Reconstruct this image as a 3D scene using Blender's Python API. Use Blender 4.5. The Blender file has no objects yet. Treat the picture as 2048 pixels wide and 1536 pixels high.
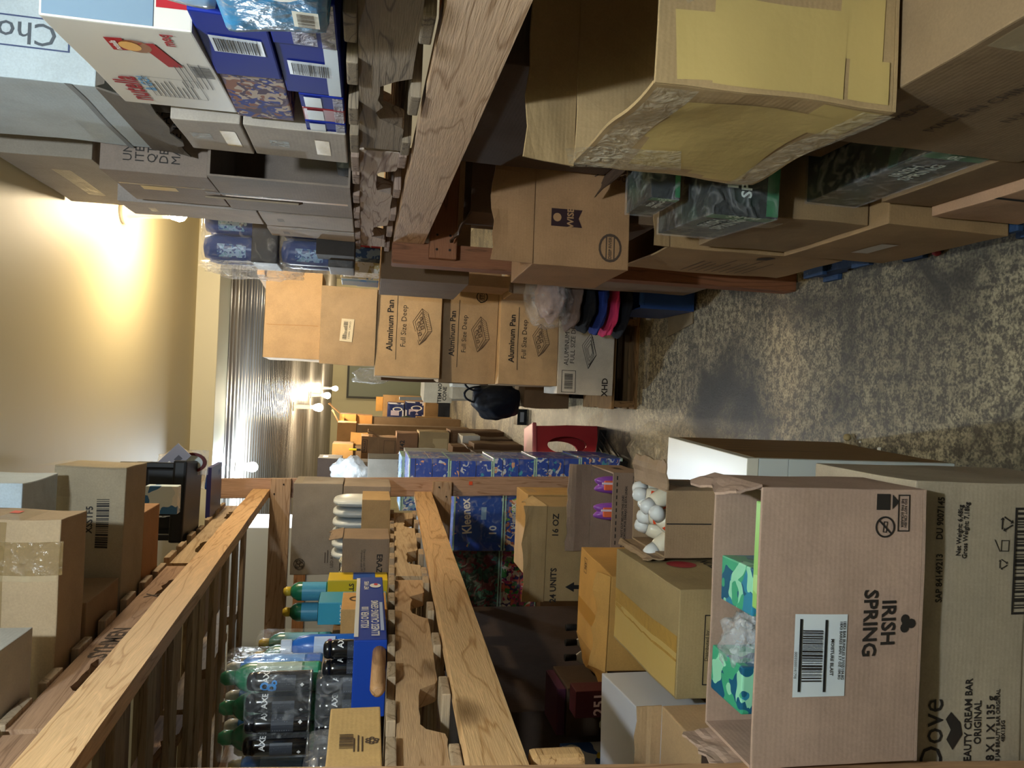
import bpy, bmesh, math, random
from mathutils import Vector, Matrix, noise
rnd = random.Random(7)
S = bpy.context.scene
COL = S.collection
# ------------------------------------------------------------------ camera
f_px = 1540.0
pitch, roll, yaw = math.radians(10.63), math.radians(2.5), math.radians(.37)
EYE = Vector((0, 0, 1.6))
cy_, sy_, cp_, sp_ = math.cos(yaw), math.sin(yaw), math.cos(pitch), math.sin(pitch)
FW = Vector((sy_*cp_, cy_*cp_, -sp_)); DN = Vector((-sy_*sp_, -cy_*sp_, -cp_)); RT = Vector((cy_, -sy_, 0))
CX = DN*math.cos(roll) + RT*math.sin(roll)      # the phone is held sideways: image right points at the floor
CY = RT*math.cos(roll) - DN*math.sin(roll)
cam = bpy.data.cameras.new('camera'); cam.sensor_width = 36; cam.sensor_fit = 'HORIZONTAL'
cam.lens = f_px/2048*36; cam.clip_start = .02
co = bpy.data.objects.new('camera', cam); COL.objects.link(co)
M = Matrix((CX, CY, -FW)).transposed().to_4x4(); M.translation = EYE
co.matrix_world = M; S.camera = co
# ------------------------------------------------------------------ world, exposure, lamps
S.view_settings.view_transform = 'Standard'; S.view_settings.look = 'None'; S.view_settings.gamma = 1
S.view_settings.use_curve_mapping = False; S.view_settings.exposure = 0.85
W = bpy.data.worlds.new('world'); S.world = W; W.use_nodes = True
W.node_tree.nodes['Background'].inputs[0].default_value = (.9, .95, 1, 1)
W.node_tree.nodes['Background'].inputs[1].default_value = .012
WARM = (1, .84, .60); COOL = (.78, .91, 1.0)
def lamp(name, p, power, col, r=.035):
    l = bpy.data.lights.new(name, 'POINT'); l.energy = power; l.color = col; l.shadow_soft_size = r
    o = bpy.data.objects.new(name, l); COL.objects.link(o); o.location = p; return o
B_WARM = (.655, 3.35, 2.385); B_COOL = (-.62, 5.6, 2.345)
lamp('bulb_light', (B_WARM[0], B_WARM[1], B_WARM[2]-.05), 27, WARM)
lamp('bulb_light', (B_COOL[0], B_COOL[1], B_COOL[2]-.05), 26, COOL)
lamp('bulb_light', (.15, .15, 2.45), 54, COOL)          # the bulb on the ceiling above the photographer
# ------------------------------------------------------------------ pixel -> place helpers
def ray(x, y): return FW + CX*((x-1024)/f_px) + CY*((768-y)/f_px)
def at(x, y, ax, v):
    d = ray(x, y); return EYE + d*((v-EYE[ax])/d[ax])
def R(x0, y0, x1, y1, Y):
    xm, ym = (x0+x1)/2, (y0+y1)/2
    return at(xm, y1, 1, Y).x, at(xm, y0, 1, Y).x, at(x1, ym, 1, Y).z, at(x0, ym, 1, Y).z
# ------------------------------------------------------------------ materials
MATS = {}
def lin(c):
    if isinstance(c, str):
        c = [int(c[i:i+2], 16)/255 for i in (0, 2, 4)]
        c = [((v+.055)/1.055)**2.4 if v > .04045 else v/12.92 for v in c]
    return (c[0], c[1], c[2], 1)
def newmat(key):
    m = bpy.data.materials.new(key); m.use_nodes = True; nt = m.node_tree
    b = nt.nodes['Principled BSDF']; return m, nt, b
def plain(c, rough=.55, metal=0, spec=.32, bump=0, bs=40, coat=0):
    k = ('plain', c, rough, metal, spec, bump, bs, coat)
    if k in MATS: return MATS[k]
    m, nt, b = newmat('plain_'+str(c)); b.inputs['Base Color'].default_value = lin(c)
    b.inputs['Roughness'].default_value = rough; b.inputs['Metallic'].default_value = metal
    b.inputs['Specular IOR Level'].default_value = spec; b.inputs['Coat Weight'].default_value = coat
    if bump:
        t = nt.nodes.new('ShaderNodeTexCoord'); n = nt.nodes.new('ShaderNodeTexNoise'); n.inputs['Scale'].default_value = bs
        n.inputs['Detail'].default_value = 4
        bp = nt.nodes.new('ShaderNodeBump'); bp.inputs['Strength'].default_value = bump; bp.inputs['Distance'].default_value = .01
        nt.links.new(t.outputs['Object'], n.inputs['Vector']); nt.links.new(n.outputs[0], bp.inputs['Height'])
        nt.links.new(bp.outputs[0], b.inputs['Normal'])
    MATS[k] = m; return m
def ramp(nt, stops):
    r = nt.nodes.new('ShaderNodeValToRGB'); e = r.color_ramp.elements
    while len(e) < len(stops): e.new(.5)
    for el, (p, c) in zip(e, stops): el.position = p; el.color = lin(c)
    return r
def dark(c, k):
    l = lin(c); return (l[0]*k, l[1]*k, l[2]*k)
def card(c, rough=.72, wear=.10, flute=.25, spec=.3):
    k = ('card', c, rough, wear, flute)
    if k in MATS: return MATS[k]
    m, nt, b = newmat('cardboard_'+str(c)); L = nt.links.new
    t = nt.nodes.new('ShaderNodeTexCoord')
    n = nt.nodes.new('ShaderNodeTexNoise'); n.inputs['Scale'].default_value = 6; n.inputs['Detail'].default_value = 8; n.inputs['Roughness'].default_value = .65
    r = ramp(nt, [(.3, dark(c, 1-wear*1.8)), (.55, c if not isinstance(c, str) else dark(c, 1)), (.75, dark(c, 1+wear))])
    L(t.outputs['Object'], n.inputs['Vector']); L(n.outputs[0], r.inputs[0])
    # paper speckle
    n2 = nt.nodes.new('ShaderNodeTexNoise'); n2.inputs['Scale'].default_value = 260; n2.inputs['Detail'].default_value = 2
    L(t.outputs['Object'], n2.inputs['Vector'])
    mx = nt.nodes.new('ShaderNodeMixRGB'); mx.blend_type = 'MULTIPLY'; mx.inputs[0].default_value = .25
    L(r.outputs[0], mx.inputs[1]); L(n2.outputs[0], mx.inputs[2]); 
    hs = nt.nodes.new('ShaderNodeHueSaturation'); hs.inputs['Value'].default_value = 1.12; L(mx.outputs[0], hs.inputs['Color'])
    L(hs.outputs[0], b.inputs['Base Color'])
    mp = nt.nodes.new('ShaderNodeMapping'); mp.inputs['Scale'].default_value = (1, 1, 1)
    w = nt.nodes.new('ShaderNodeTexWave'); w.bands_direction = 'Z'; w.inputs['Scale'].default_value = 38; w.inputs['Distortion'].default_value = .6
    L(t.outputs['Object'], mp.inputs[0]); L(mp.outputs[0], w.inputs['Vector'])
    n3 = nt.nodes.new('ShaderNodeTexNoise'); n3.inputs['Scale'].default_value = 14; n3.inputs['Detail'].default_value = 5
    L(t.outputs['Object'], n3.inputs['Vector'])
    ad = nt.nodes.new('ShaderNodeMath'); ad.operation = 'MULTIPLY_ADD'; ad.inputs[1].default_value = flute*.12
    L(w.outputs[1], ad.inputs[0]); L(n3.outputs[0], ad.inputs[2])
    bp = nt.nodes.new('ShaderNodeBump'); bp.inputs['Strength'].default_value = .22; bp.inputs['Distance'].default_value = .012
    L(ad.outputs[0], bp.inputs['Height']); L(bp.outputs[0], b.inputs['Normal'])
    b.inputs['Roughness'].default_value = rough; b.inputs['Specular IOR Level'].default_value = spec
    MATS[k] = m; return m
def wood(c1, c2, axis='Y', scale=1.0, rough=.6, knots=True, rot=0):
    k = ('wood', c1, c2, axis, scale, rough, knots)
    if k in MATS: return MATS[k]
    m, nt, b = newmat('wood_'+str(c1)+axis); L = nt.links.new
    t = nt.nodes.new('ShaderNodeTexCoord'); mp = nt.nodes.new('ShaderNodeMapping')
    s = [9, 9, 9]; s['XYZ'.index(axis)] = .9
    mp.inputs['Scale'].default_value = [v*scale for v in s]
    L(t.outputs['Object'], mp.inputs[0])
    n = nt.nodes.new('ShaderNodeTexNoise'); n.inputs['Scale'].default_value = 1.1; n.inputs['Detail'].default_value = 3; n.inputs['Distortion'].default_value = .7
    L(mp.outputs[0], n.inputs['Vector'])
    ml = nt.nodes.new('ShaderNodeMath'); ml.operation = 'MULTIPLY'; ml.inputs[1].default_value = 16; L(n.outputs[0], ml.inputs[0])
    fr = nt.nodes.new('ShaderNodeMath'); fr.operation = 'PINGPONG'; fr.inputs[1].default_value = 1.0; L(ml.outputs[0], fr.inputs[0])
    r = ramp(nt, [(0, c2), (.22, c1), (.8, c1), (1, dark(c1, 1.12))]); L(fr.outputs[0], r.inputs[0])
    v = nt.nodes.new('ShaderNodeTexVoronoi'); v.inputs['Scale'].default_value = .55; v.inputs['Randomness'].default_value = 1
    mp2 = nt.nodes.new('ShaderNodeMapping'); s2 = [6, 6, 6]; s2['XYZ'.index(axis)] = 3.2; mp2.inputs['Scale'].default_value = s2
    L(t.outputs['Object'], mp2.inputs[0]); L(mp2.outputs[0], v.inputs['Vector'])
    kr = ramp(nt, [(0, (0, 0, 0)), (.07, (.35, .35, .35)), (.13, (1, 1, 1)), (1, (1, 1, 1))]); L(v.outputs[0], kr.inputs[0])
    mx = nt.nodes.new('ShaderNodeMixRGB'); mx.blend_type = 'MIX'
    iv = nt.nodes.new('ShaderNodeInvert'); L(kr.outputs[0], iv.inputs[1]); L(iv.outputs[0], mx.inputs[0])
    L(r.outputs[0], mx.inputs[1]); mx.inputs[2].default_value = lin(dark(c2, .45))
    g = nt.nodes.new('ShaderNodeTexNoise'); mp3 = nt.nodes.new('ShaderNodeMapping'); s3 = [90, 90, 90]; s3['XYZ'.index(axis)] = 4
    mp3.inputs['Scale'].default_value = s3; L(t.outputs['Object'], mp3.inputs[0]); L(mp3.outputs[0], g.inputs['Vector']); g.inputs['Detail'].default_value = 3
    m2 = nt.nodes.new('ShaderNodeMixRGB'); m2.blend_type = 'MULTIPLY'; m2.inputs[0].default_value = .35
    gr = ramp(nt, [(.3, (.55, .5, .45)), (.6, (1, 1, 1))]); L(g.outputs[0], gr.inputs[0])
    L(mx.outputs[0] if knots else r.outputs[0], m2.inputs[1]); L(gr.outputs[0], m2.inputs[2]); L(m2.outputs[0], b.inputs['Base Color'])
    bp = nt.nodes.new('ShaderNodeBump'); bp.inputs['Strength'].default_value = .3; bp.inputs['Distance'].default_value = .003
    L(g.outputs[0], bp.inputs['Height']); L(bp.outputs[0], b.inputs['Normal'])
    b.inputs['Roughness'].default_value = rough; b.inputs['Specular IOR Level'].default_value = .35
    MATS[k] = m; return m
def film(alpha=.2, c='ffffff', rough=.12, bump=.8, bs=22):
    k = ('film', alpha, c, rough, bump, bs)
    if k in MATS: return MATS[k]
    m, nt, b = newmat('clear_film'); L = nt.links.new
    b.inputs['Base Color'].default_value = lin(c); b.inputs['Roughness'].default_value = rough
    b.inputs['Alpha'].default_value = alpha; b.inputs['Specular IOR Level'].default_value = .9
    t = nt.nodes.new('ShaderNodeTexCoord'); n = nt.nodes.new('ShaderNodeTexNoise'); n.inputs['Scale'].default_value = bs; n.inputs['Detail'].default_value = 5
    n.inputs['Distortion'].default_value = 1.5
    rr = ramp(nt, [(.5, (0, 0, 0)), (.72, (1, 1, 1))]); L(n.outputs[0], rr.inputs[0])
    mt = nt.nodes.new('ShaderNodeMath'); mt.operation = 'MULTIPLY_ADD'; mt.inputs[1].default_value = .20; mt.inputs[2].default_value = alpha
    L(rr.outputs[0], mt.inputs[0]); L(mt.outputs[0], b.inputs['Alpha'])
    bp = nt.nodes.new('ShaderNodeBump'); bp.inputs['Strength'].default_value = bump; bp.inputs['Distance'].default_value = .02
    L(t.outputs['Object'], n.inputs['Vector']); L(n.outputs[0], bp.inputs['Height']); L(bp.outputs[0], b.inputs['Normal'])
    MATS[k] = m; return m
def patches(cols, scale=12, rough=.35, seed=0, bg=None):
    k = ('patch', tuple(cols), scale, rough, seed)
    if k in MATS: return MATS[k]
    m, nt, b = newmat('printed_pattern'); L = nt.links.new
    t = nt.nodes.new('ShaderNodeTexCoord'); mp = nt.nodes.new('ShaderNodeMapping'); mp.inputs['Location'].default_value = (seed*3.1, seed*1.7, seed)
    v = nt.nodes.new('ShaderNodeTexVoronoi'); v.inputs['Scale'].default_value = scale
    L(t.outputs['Object'], mp.inputs[0]); 
    n = nt.nodes.new('ShaderNodeTexNoise'); n.inputs['Scale'].default_value = scale*.6
    L(mp.outputs[0], n.inputs['Vector'])
    va = nt.nodes.new('ShaderNodeVectorMath'); va.operation = 'MULTIPLY_ADD'; va.inputs[1].default_value = (.25,)*3
    L(n.outputs['Color'], va.inputs[0]); L(mp.outputs[0], va.inputs[2]); L(va.outputs[0], v.inputs['Vector'])
    sp = nt.nodes.new('ShaderNodeSeparateColor'); L(v.outputs['Color'], sp.inputs[0])
    r = ramp(nt, [(i/len(cols), c) for i, c in enumerate(cols)]); r.color_ramp.interpolation = 'CONSTANT'
    L(sp.outputs[0], r.inputs[0]); L(r.outputs[0], b.inputs['Base Color']); b.inputs['Roughness'].default_value = rough
    MATS[k] = m; return m
BLACK = plain('1d1c1c', .6); INK = plain('2a2522', .6); INKB = plain('4a3a2e', .7)
WHITE = plain('e8e6e2', .45); STICK = plain('d9dcdf', .4)
TAPE = plain('b0905a', .22, bump=.15, bs=30, spec=.7); TAPEC = film(.22, 'e8d8b0', .15, .3, 10); TAPEY = plain('c9ab68', .4, bump=.15, bs=20)
CLEAR = film(.08); CLEARD = film(.16, 'd8dde0')
CB1, CB2, CB3, CB4, CB5 = 'b0957a', 'a68f76', 'a58c78', 'bda280', '8a7664'
CBG = 'b3aaa0'
# ------------------------------------------------------------------ mesh helpers
def link(name, me, mat, parent=None, loc=None, rot=None):
    o = bpy.data.objects.new(name, me); COL.objects.link(o)
    if mat is not None and not me.materials: me.materials.append(mat)
    if parent is not None: o.parent = parent
    if loc is not None: o.location = loc
    if rot is not None: o.rotation_euler = rot
    return o
def tag(o, label, cat, group=None, kind=None):
    if label: o['label'] = label
    if cat: o['category'] = cat
    if group: o['group'] = group
    if kind: o['kind'] = kind
    return o
def root(name, label, cat, loc, rz=0, group=None, rx=0, ry=0):
    o = bpy.data.objects.new(name, None); COL.objects.link(o); o.location = loc
    o.rotation_euler = (rx, ry, rz); o.empty_display_size = .05
    return tag(o, label, cat, group)
DIM = {}
def warp(p, dim):
    if not dim or not dim[4]: return p
    w, d, h, seed, a = dim
    q = Vector((p[0]/.16+seed, p[1]/.16, p[2]/.16))
    v = noise.noise_vector(q)
    return Vector((p[0]+v.x*a, p[1]+v.y*a, p[2]+v.z*a*(.35 if p[2] > .02 else 0)))
def bmbox(bm, x0, x1, y0, y1, z0, z1, bev=0, mat=None):
    vs = [bm.verts.new(p) for p in ((x0, y0, z0), (x1, y0, z0), (x1, y1, z0), (x0, y1, z0), (x0, y0, z1), (x1, y0, z1), (x1, y1, z1), (x0, y1, z1))]
    fs = [bm.faces.new([vs[i] for i in q]) for q in ((3, 2, 1, 0), (4, 5, 6, 7), (0, 1, 5, 4), (1, 2, 6, 5), (2, 3, 7, 6), (3, 0, 4, 7))]
    if mat is not None:
        for v in vs: v.co = mat @ v.co
    if bev:
        es = list({e for f in fs for e in f.edges})
        bmesh.ops.bevel(bm, geom=es, offset=bev, segments=2, affect='EDGES', profile=.6)
def tomesh(bm, name='m', smooth=False):
    me = bpy.data.meshes.new(name); bmesh.ops.recalc_face_normals(bm, faces=bm.faces); bm.to_mesh(me); bm.free()
    if smooth:
        for p in me.polygons: p.use_smooth = True
    return me
def subdiv_long(bm, L):
    for _ in range(6):
        es = [e for e in bm.edges if e.calc_length() > L]
        if not es: break
        bmesh.ops.subdivide_edges(bm, edges=es, cuts=1, use_grid_fill=True)
def slab(name, parent, x0, x1, y0, y1, z0, z1, mat, bev=.002, label=None, loc=None, rot=None, dim=None, sub=0):
    bm = bmesh.new(); bmbox(bm, x0, x1, y0, y1, z0, z1, bev)
    if sub: subdiv_long(bm, sub)
    if dim:
        for v in bm.verts: v.co = warp(v.co, dim)
    o = link(name, tomesh(bm, name), mat, parent, loc, rot)
    if label: o['label'] = label
    return o
# ---- flat geometry for printing: (verts2d, faces)
TXC = {}
def text(s, size=.03, bold=False, sx=1, align='CENTER'):
    k = (s, bold, align)
    if k not in TXC:
        cu = bpy.data.curves.new('t', 'FONT'); cu.body = s; cu.size = 1; cu.align_x = align; cu.align_y = 'CENTER'; cu.resolution_u = 2
        cu.space_line = .95
        if bold: cu.offset = .025
        ob = bpy.data.objects.new('t', cu); me = ob.to_mesh()
        TXC[k] = ([(v.co.x, v.co.y) for v in me.vertices], [tuple(p.vertices) for p in me.polygons])
        ob.to_mesh_clear(); bpy.data.objects.remove(ob); bpy.data.curves.remove(cu)
    vs, fs = TXC[k]; return [(x*size*sx, y*size) for x, y in vs], fs
def rectg(w, h, n=1):
    vs = [(-w/2+w*i/n, -h/2+h*j/n) for j in range(n+1) for i in range(n+1)]
    return vs, [(j*(n+1)+i, j*(n+1)+i+1, (j+1)*(n+1)+i+1, (j+1)*(n+1)+i) for j in range(n) for i in range(n)]
def join(*gs):
    V, F = [], []
    for g in gs:
        b = len(V); V += list(g[0]); F += [tuple(i+b for i in f) for f in g[1]]
    return V, F
def mv(g, dx, dy, rot=0, s=1):
    c, n = math.cos(rot), math.sin(rot)
    return [((x*c-y*n)*s+dx, (x*n+y*c)*s+dy) for x, y in g[0]], g[1]
def frame2(w, h, t):
    return join(mv(rectg(w, t), 0, h/2-t/2), mv(rectg(w, t), 0, -h/2+t/2), mv(rectg(t, h-2*t), -w/2+t/2, 0), mv(rectg(t, h-2*t), w/2-t/2, 0))
def barcode(w, h, seed=1):
    r = random.Random(seed); gs = []; x = -w/2
    while x < w/2-.001:
        b = r.choice((1, 1, 2, 3))*w/75; gs.append(mv(rectg(b, h), x+b/2, 0)); x += b+r.choice((1, 1, 2))*w/75
    return join(*gs)
def ringg(ro, ri, n=24, sx=1):
    V = []; F = []
    for i in range(n):
        a = i*2*math.pi/n; V += [(ro*math.cos(a)*sx, ro*math.sin(a)), (ri*math.cos(a)*sx, ri*math.sin(a))]
    for i in range(n):
        j = (i+1) % n; F.append((2*i, 2*j, 2*j+1, 2*i+1))
    return V, F
def discg(r, n=20, sx=1): return [(r*math.cos(i*2*math.pi/n)*sx, r*math.sin(i*2*math.pi/n)) for i in range(n)], [tuple(range(n))]
def poly(pts): return list(pts), [tuple(range(len(pts)))]
def linesg(w, rows, lh, t, seed=3):
    r = random.Random(seed); return join(*[mv(rectg(w*k, t), -w*(1-k)/2, -i*lh+rows*lh/2) for i in range(rows) for k in [r.uniform(.55, 1)]])
def arrow(L, t): return join(mv(rectg(t*.4, L*.72), 0, -L*.14), poly([(-t/2, L*.2), (t/2, L*.2), (0, L/2)]))
def facemap(face, w, d, h, u, v):
    return {'F': lambda a, b, o: (-w/2+u*w+a, -d/2-o, v*h+b), 'R': lambda a, b, o: (w/2+o, -d/2+u*d+a, v*h+b),
            'L': lambda a, b, o: (-w/2-o, d/2-u*d-a, v*h+b), 'T': lambda a, b, o: (-w/2+u*w+a, -d/2+v*d+b, h+o),
            'B': lambda a, b, o: (-w/2+u*w+a, d/2-v*d-b, -o)}[face]
def put(r, face, geo, u=.5, v=.5, mat=None, name='printed_lettering', rot=0, off=.0014, label=None, thick=0):
    w, d, h, seed, a = DIM[r.name]; fm = facemap(face, w, d, h, u, v)
    V, F = mv(geo, 0, 0, math.radians(rot))
    me = bpy.data.meshes.new(name)
    P = [warp(Vector(fm(x, y, off)), DIM[r.name]) for x, y in V]
    if face == 'L' or face == 'B': F = [tuple(reversed(q)) for q in F]
    me.from_pydata([tuple(p) for p in P], [], F); me.update()
    o = link(name, me, mat or INK, r)
    if label: o['label'] = label
    return o
def tape(r, face, w_, h_, u=.5, v=.5, mat=None, rot=0, n=8):
    return put(r, face, rectg(w_, h_, n), u, v, mat or TAPE, 'packing_tape', rot, .0009)
def wbox(label, X0, X1, Y0, Y1, Z0, Z1, col=CB1, name='cardboard_box', cat='box', rz=0, open_=None, amp=.003, mat=None, group=None, flaps=(), seed=None, bodyname='box_body', rx=0, ry=0, bev=.003):
    w, d, h = X1-X0, Y1-Y0, Z1-Z0
    r = root(name, label, cat, ((X0+X1)/2, (Y0+Y1)/2, Z0), math.radians(rz), group, math.radians(rx), math.radians(ry))
    seed = seed if seed is not None else rnd.uniform(0, 50)
    dim = (w, d, h, seed, amp); DIM[r.name] = dim
    m = mat or card(col)
    bm = bmesh.new()
    if open_:
        t = .005
        bmbox(bm, -w/2, w/2, -d/2, d/2, 0, t, 0)
        bmbox(bm, -w/2, w/2, -d/2, -d/2+t, t, h, .0015); bmbox(bm, -w/2, w/2, d/2-t, d/2, t, h, .0015)
        bmbox(bm, -w/2, -w/2+t, -d/2+t, d/2-t, t, h, 0); bmbox(bm, w/2-t, w/2, -d/2+t, d/2-t, t, h, 0)
    else:
        bmbox(bm, -w/2, w/2, -d/2, d/2, 0, h, min(bev, min(w, d, h)*.2))
    if amp and max(w, d, h) > .12:
        subdiv_long(bm, max(.03, max(w, d, h)/12))
        for v in bm.verts: v.co = warp(v.co, dim)
    link(bodyname, tomesh(bm), m, r)
    for fl in flaps: flap(r, *fl, mat=m)
    return r
def flap(r, edge, L, ang, lo=0, hi=1, mat=None, name='flap', taper=.0, rag=.003, bottom=False):
    w, d, h, seed, a = DIM[r.name]; A = math.radians(ang)
    n, k = 10, 5; V = []; F = []; t = .004
    span = w if edge in 'FB' else d
    if bottom: h = 0
    for s in (0, 1):
        for j in range(k+1):
            for i in range(n+1):
                q = lo+(hi-lo)*i/n; tp = taper*j/k; q = q*(1-2*tp)+tp
                al = (q-.5)*span; ln = L*j/k+(rag*noise.noise(Vector((i*.7+seed, 3, 1)))*4 if j == k else 0)
                b = ln*math.cos(A); c = ln*math.sin(A)*(-1 if bottom else 1); nb, nc = -math.sin(A)*t*s, math.cos(A)*t*s
                b += nb; c += nc
                bend = .012*noise.noise(Vector((i*.35+seed, j*.5, 7)))*j/k
                if edge == 'F': p = (al, -d/2+b+bend*math.sin(A), h+c+bend)
                elif edge == 'B': p = (al, d/2-b-bend*math.sin(A), h+c+bend)
                elif edge == 'L': p = (-w/2+b+bend*math.sin(A), al, h+c+bend)
                else: p = (w/2-b-bend*math.sin(A), al, h+c+bend)
                V.append(p)
    N = (n+1)*(k+1)
    for j in range(k):
        for i in range(n):
            q = j*(n+1)+i; F.append((q, q+1, q+n+2, q+n+1)); F.append((N+q+n+1, N+q+n+2, N+q+1, N+q))
    def edgeq(a, b): F.append((a, b, N+b, N+a))
    for i in range(n): edgeq(i, i+1); edgeq(k*(n+1)+i, k*(n+1)+i+1)
    for j in range(k): edgeq(j*(n+1), (j+1)*(n+1)); edgeq(j*(n+1)+n, (j+1)*(n+1)+n)
    me = bpy.data.meshes.new(name); me.from_pydata(V, [], F)
    bm = bmesh.new(); bm.from_mesh(me); bmesh.ops.recalc_face_normals(bm, faces=bm.faces); bm.to_mesh(me); bm.free()
    return link(name, me, mat or card(CB1), r)
def fbox(label, rect, Y, dep, col=CB1, **k):
    X0, X1, Z0, Z1 = R(*rect, Y); dx = k.pop('dz', 0)
    if 'zb' in k: Z0 = k.pop('zb')
    if 'zt' in k: Z1 = k.pop('zt')
    return wbox(label, X0, X1, Y, Y+dep, Z0, Z1, col, **k)
def lathe(bm, prof, n=20, cx=0, cy=0, cz=0, M4=None, sy=1):
    rings = []
    for r_, z in prof:
        ring = []
        for i in range(n):
            a = i*2*math.pi/n; p = Vector((r_*math.cos(a)+cx, r_*math.sin(a)*sy+cy, z+cz))
            ring.append(bm.verts.new(M4 @ p if M4 else p))
        rings.append(ring)
    for a, b in zip(rings, rings[1:]):
        for i in range(n): bm.faces.new((a[i], a[(i+1) % n], b[(i+1) % n], b[i]))
    bm.faces.new(list(reversed(rings[0]))); bm.faces.new(rings[-1])
def turned(name, parent, prof, mat, n=20, loc=None, rot=None, sy=1, label=None):
    bm = bmesh.new(); lathe(bm, prof, n, sy=sy); o = link(name, tomesh(bm, smooth=True), mat, parent, loc, rot)
    for p in o.data.polygons:
        if len(p.vertices) > 4: p.use_smooth = False
    if label: o['label'] = label
    return o
def blob(name, parent, c, rad, mat, seed=1, amp=.2, freq=3, sub=4, loc=None, folds=0):
    """soft crumpled body: a displaced ball, flattened at the base"""
    bm = bmesh.new(); bmesh.ops.create_icosphere(bm, subdivisions=sub, radius=1)
    for v in bm.verts:
        n = v.co.normalized(); q = noise.noise(n*freq+Vector((seed, 0, 0)))+.4*noise.noise(n*freq*2.1+Vector((0, seed, 0)))+.10*noise.noise(n*freq*5+Vector((0, 0, seed)))
        if folds: q += .5*math.sin(n.x*folds+4*noise.noise(n*2+Vector((seed,)*3)))*.4
        s = 1+amp*q
        v.co = Vector((n.x*rad[0]*s, n.y*rad[1]*s, max(-rad[2]*.92, n.z*rad[2]*s)))+Vector(c)
    return link(name, tomesh(bm, smooth=True), mat, parent, loc)
def copy_tree(o, **k):
    c = o.copy(); COL.objects.link(c)
    for ch in list(o.children):
        d = ch.copy(); COL.objects.link(d); d.parent = c
        for g in ch.children:
            e = g.copy(); COL.objects.link(e); e.parent = d
    return c
# ================================================================== SETTING
def struct(name, me, mat, loc=None, label=None, rot=None):
    o = link(name, me, mat, None, loc, rot); o['kind'] = 'structure'
    if label: o['label'] = label
    return o
def floor_mat():
    m, nt, b = newmat('stained_concrete'); L = nt.links.new
    t = nt.nodes.new('ShaderNodeTexCoord')
    n = nt.nodes.new('ShaderNodeTexNoise'); n.inputs['Scale'].default_value = 1.7; n.inputs['Detail'].default_value = 6; n.inputs['Roughness'].default_value = .6; n.inputs['Distortion'].default_value = .8
    L(t.outputs['Object'], n.inputs['Vector'])
    n2 = nt.nodes.new('ShaderNodeTexNoise'); n2.inputs['Scale'].default_value = 30; n2.inputs['Detail'].default_value = 10; n2.inputs['Roughness'].default_value = .78; n2.inputs['Distortion'].default_value = .1
    L(t.outputs['Object'], n2.inputs['Vector'])
    r1 = ramp(nt, [(.32, '34302b'), (.5, '544e44'), (.68, '776c5a')]); L(n.outputs[0], r1.inputs[0])
    r2 = ramp(nt, [(.45, (0, 0, 0)), (.56, (1, 1, 1))]); L(n2.outputs[0], r2.inputs[0])
    mk = nt.nodes.new('ShaderNodeMath'); mk.operation = 'MULTIPLY'; rr = ramp(nt, [(.38, (0, 0, 0)), (.56, (1, 1, 1))]); L(n.outputs[0], rr.inputs[0])
    L(r2.outputs[0], mk.inputs[0]); L(rr.outputs[0], mk.inputs[1])
    mx = nt.nodes.new('ShaderNodeMixRGB'); L(mk.outputs[0], mx.inputs[0]); L(r1.outputs[0], mx.inputs[1]); mx.inputs[2].default_value = lin('b5a98c')
    v = nt.nodes.new('ShaderNodeTexVoronoi'); v.feature = 'DISTANCE_TO_EDGE'; v.inputs['Scale'].default_value = .9
    va = nt.nodes.new('ShaderNodeVectorMath'); va.operation = 'MULTIPLY_ADD'; va.inputs[1].default_value = (.5,)*3
    L(n2.outputs['Color'], va.inputs[0]); L(t.outputs['Object'], va.inputs[2]); L(va.outputs[0], v.inputs['Vector'])
    vr = ramp(nt, [(0, (.3, .3, .3)), (.006, (1, 1, 1))]); L(v.outputs[0], vr.inputs[0])
    m2 = nt.nodes.new('ShaderNodeMixRGB'); m2.blend_type = 'MULTIPLY'; m2.inputs[0].default_value = .7; L(mx.outputs[0], m2.inputs[1]); L(vr.outputs[0], m2.inputs[2])
    # pitting
    n4 = nt.nodes.new('ShaderNodeTexNoise'); n4.inputs['Scale'].default_value = 120; n4.inputs['Detail'].default_value = 3; L(t.outputs['Object'], n4.inputs['Vector'])
    m3 = nt.nodes.new('ShaderNodeMixRGB'); m3.blend_type = 'MULTIPLY'; m3.inputs[0].default_value = .6; r4 = ramp(nt, [(.35, (.3, .3, .3)), (.6, (1, 1, 1))]); L(n4.outputs[0], r4.inputs[0])
    L(m2.outputs[0], m3.inputs[1]); L(r4.outputs[0], m3.inputs[2]); L(m3.outputs[0], b.inputs['Base Color'])
    rg = nt.nodes.new('ShaderNodeMapRange'); rg.inputs[3].default_value = .28; rg.inputs[4].default_value = .62; L(n2.outputs[0], rg.inputs[0]); L(rg.outputs[0], b.inputs['Roughness'])
    bp = nt.nodes.new('ShaderNodeBump'); bp.inputs['Strength'].default_value = .35; bp.inputs['Distance'].default_value = .006; L(n2.outputs[0], bp.inputs['Height']); L(bp.outputs[0], b.inputs['Normal'])
    return m
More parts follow.
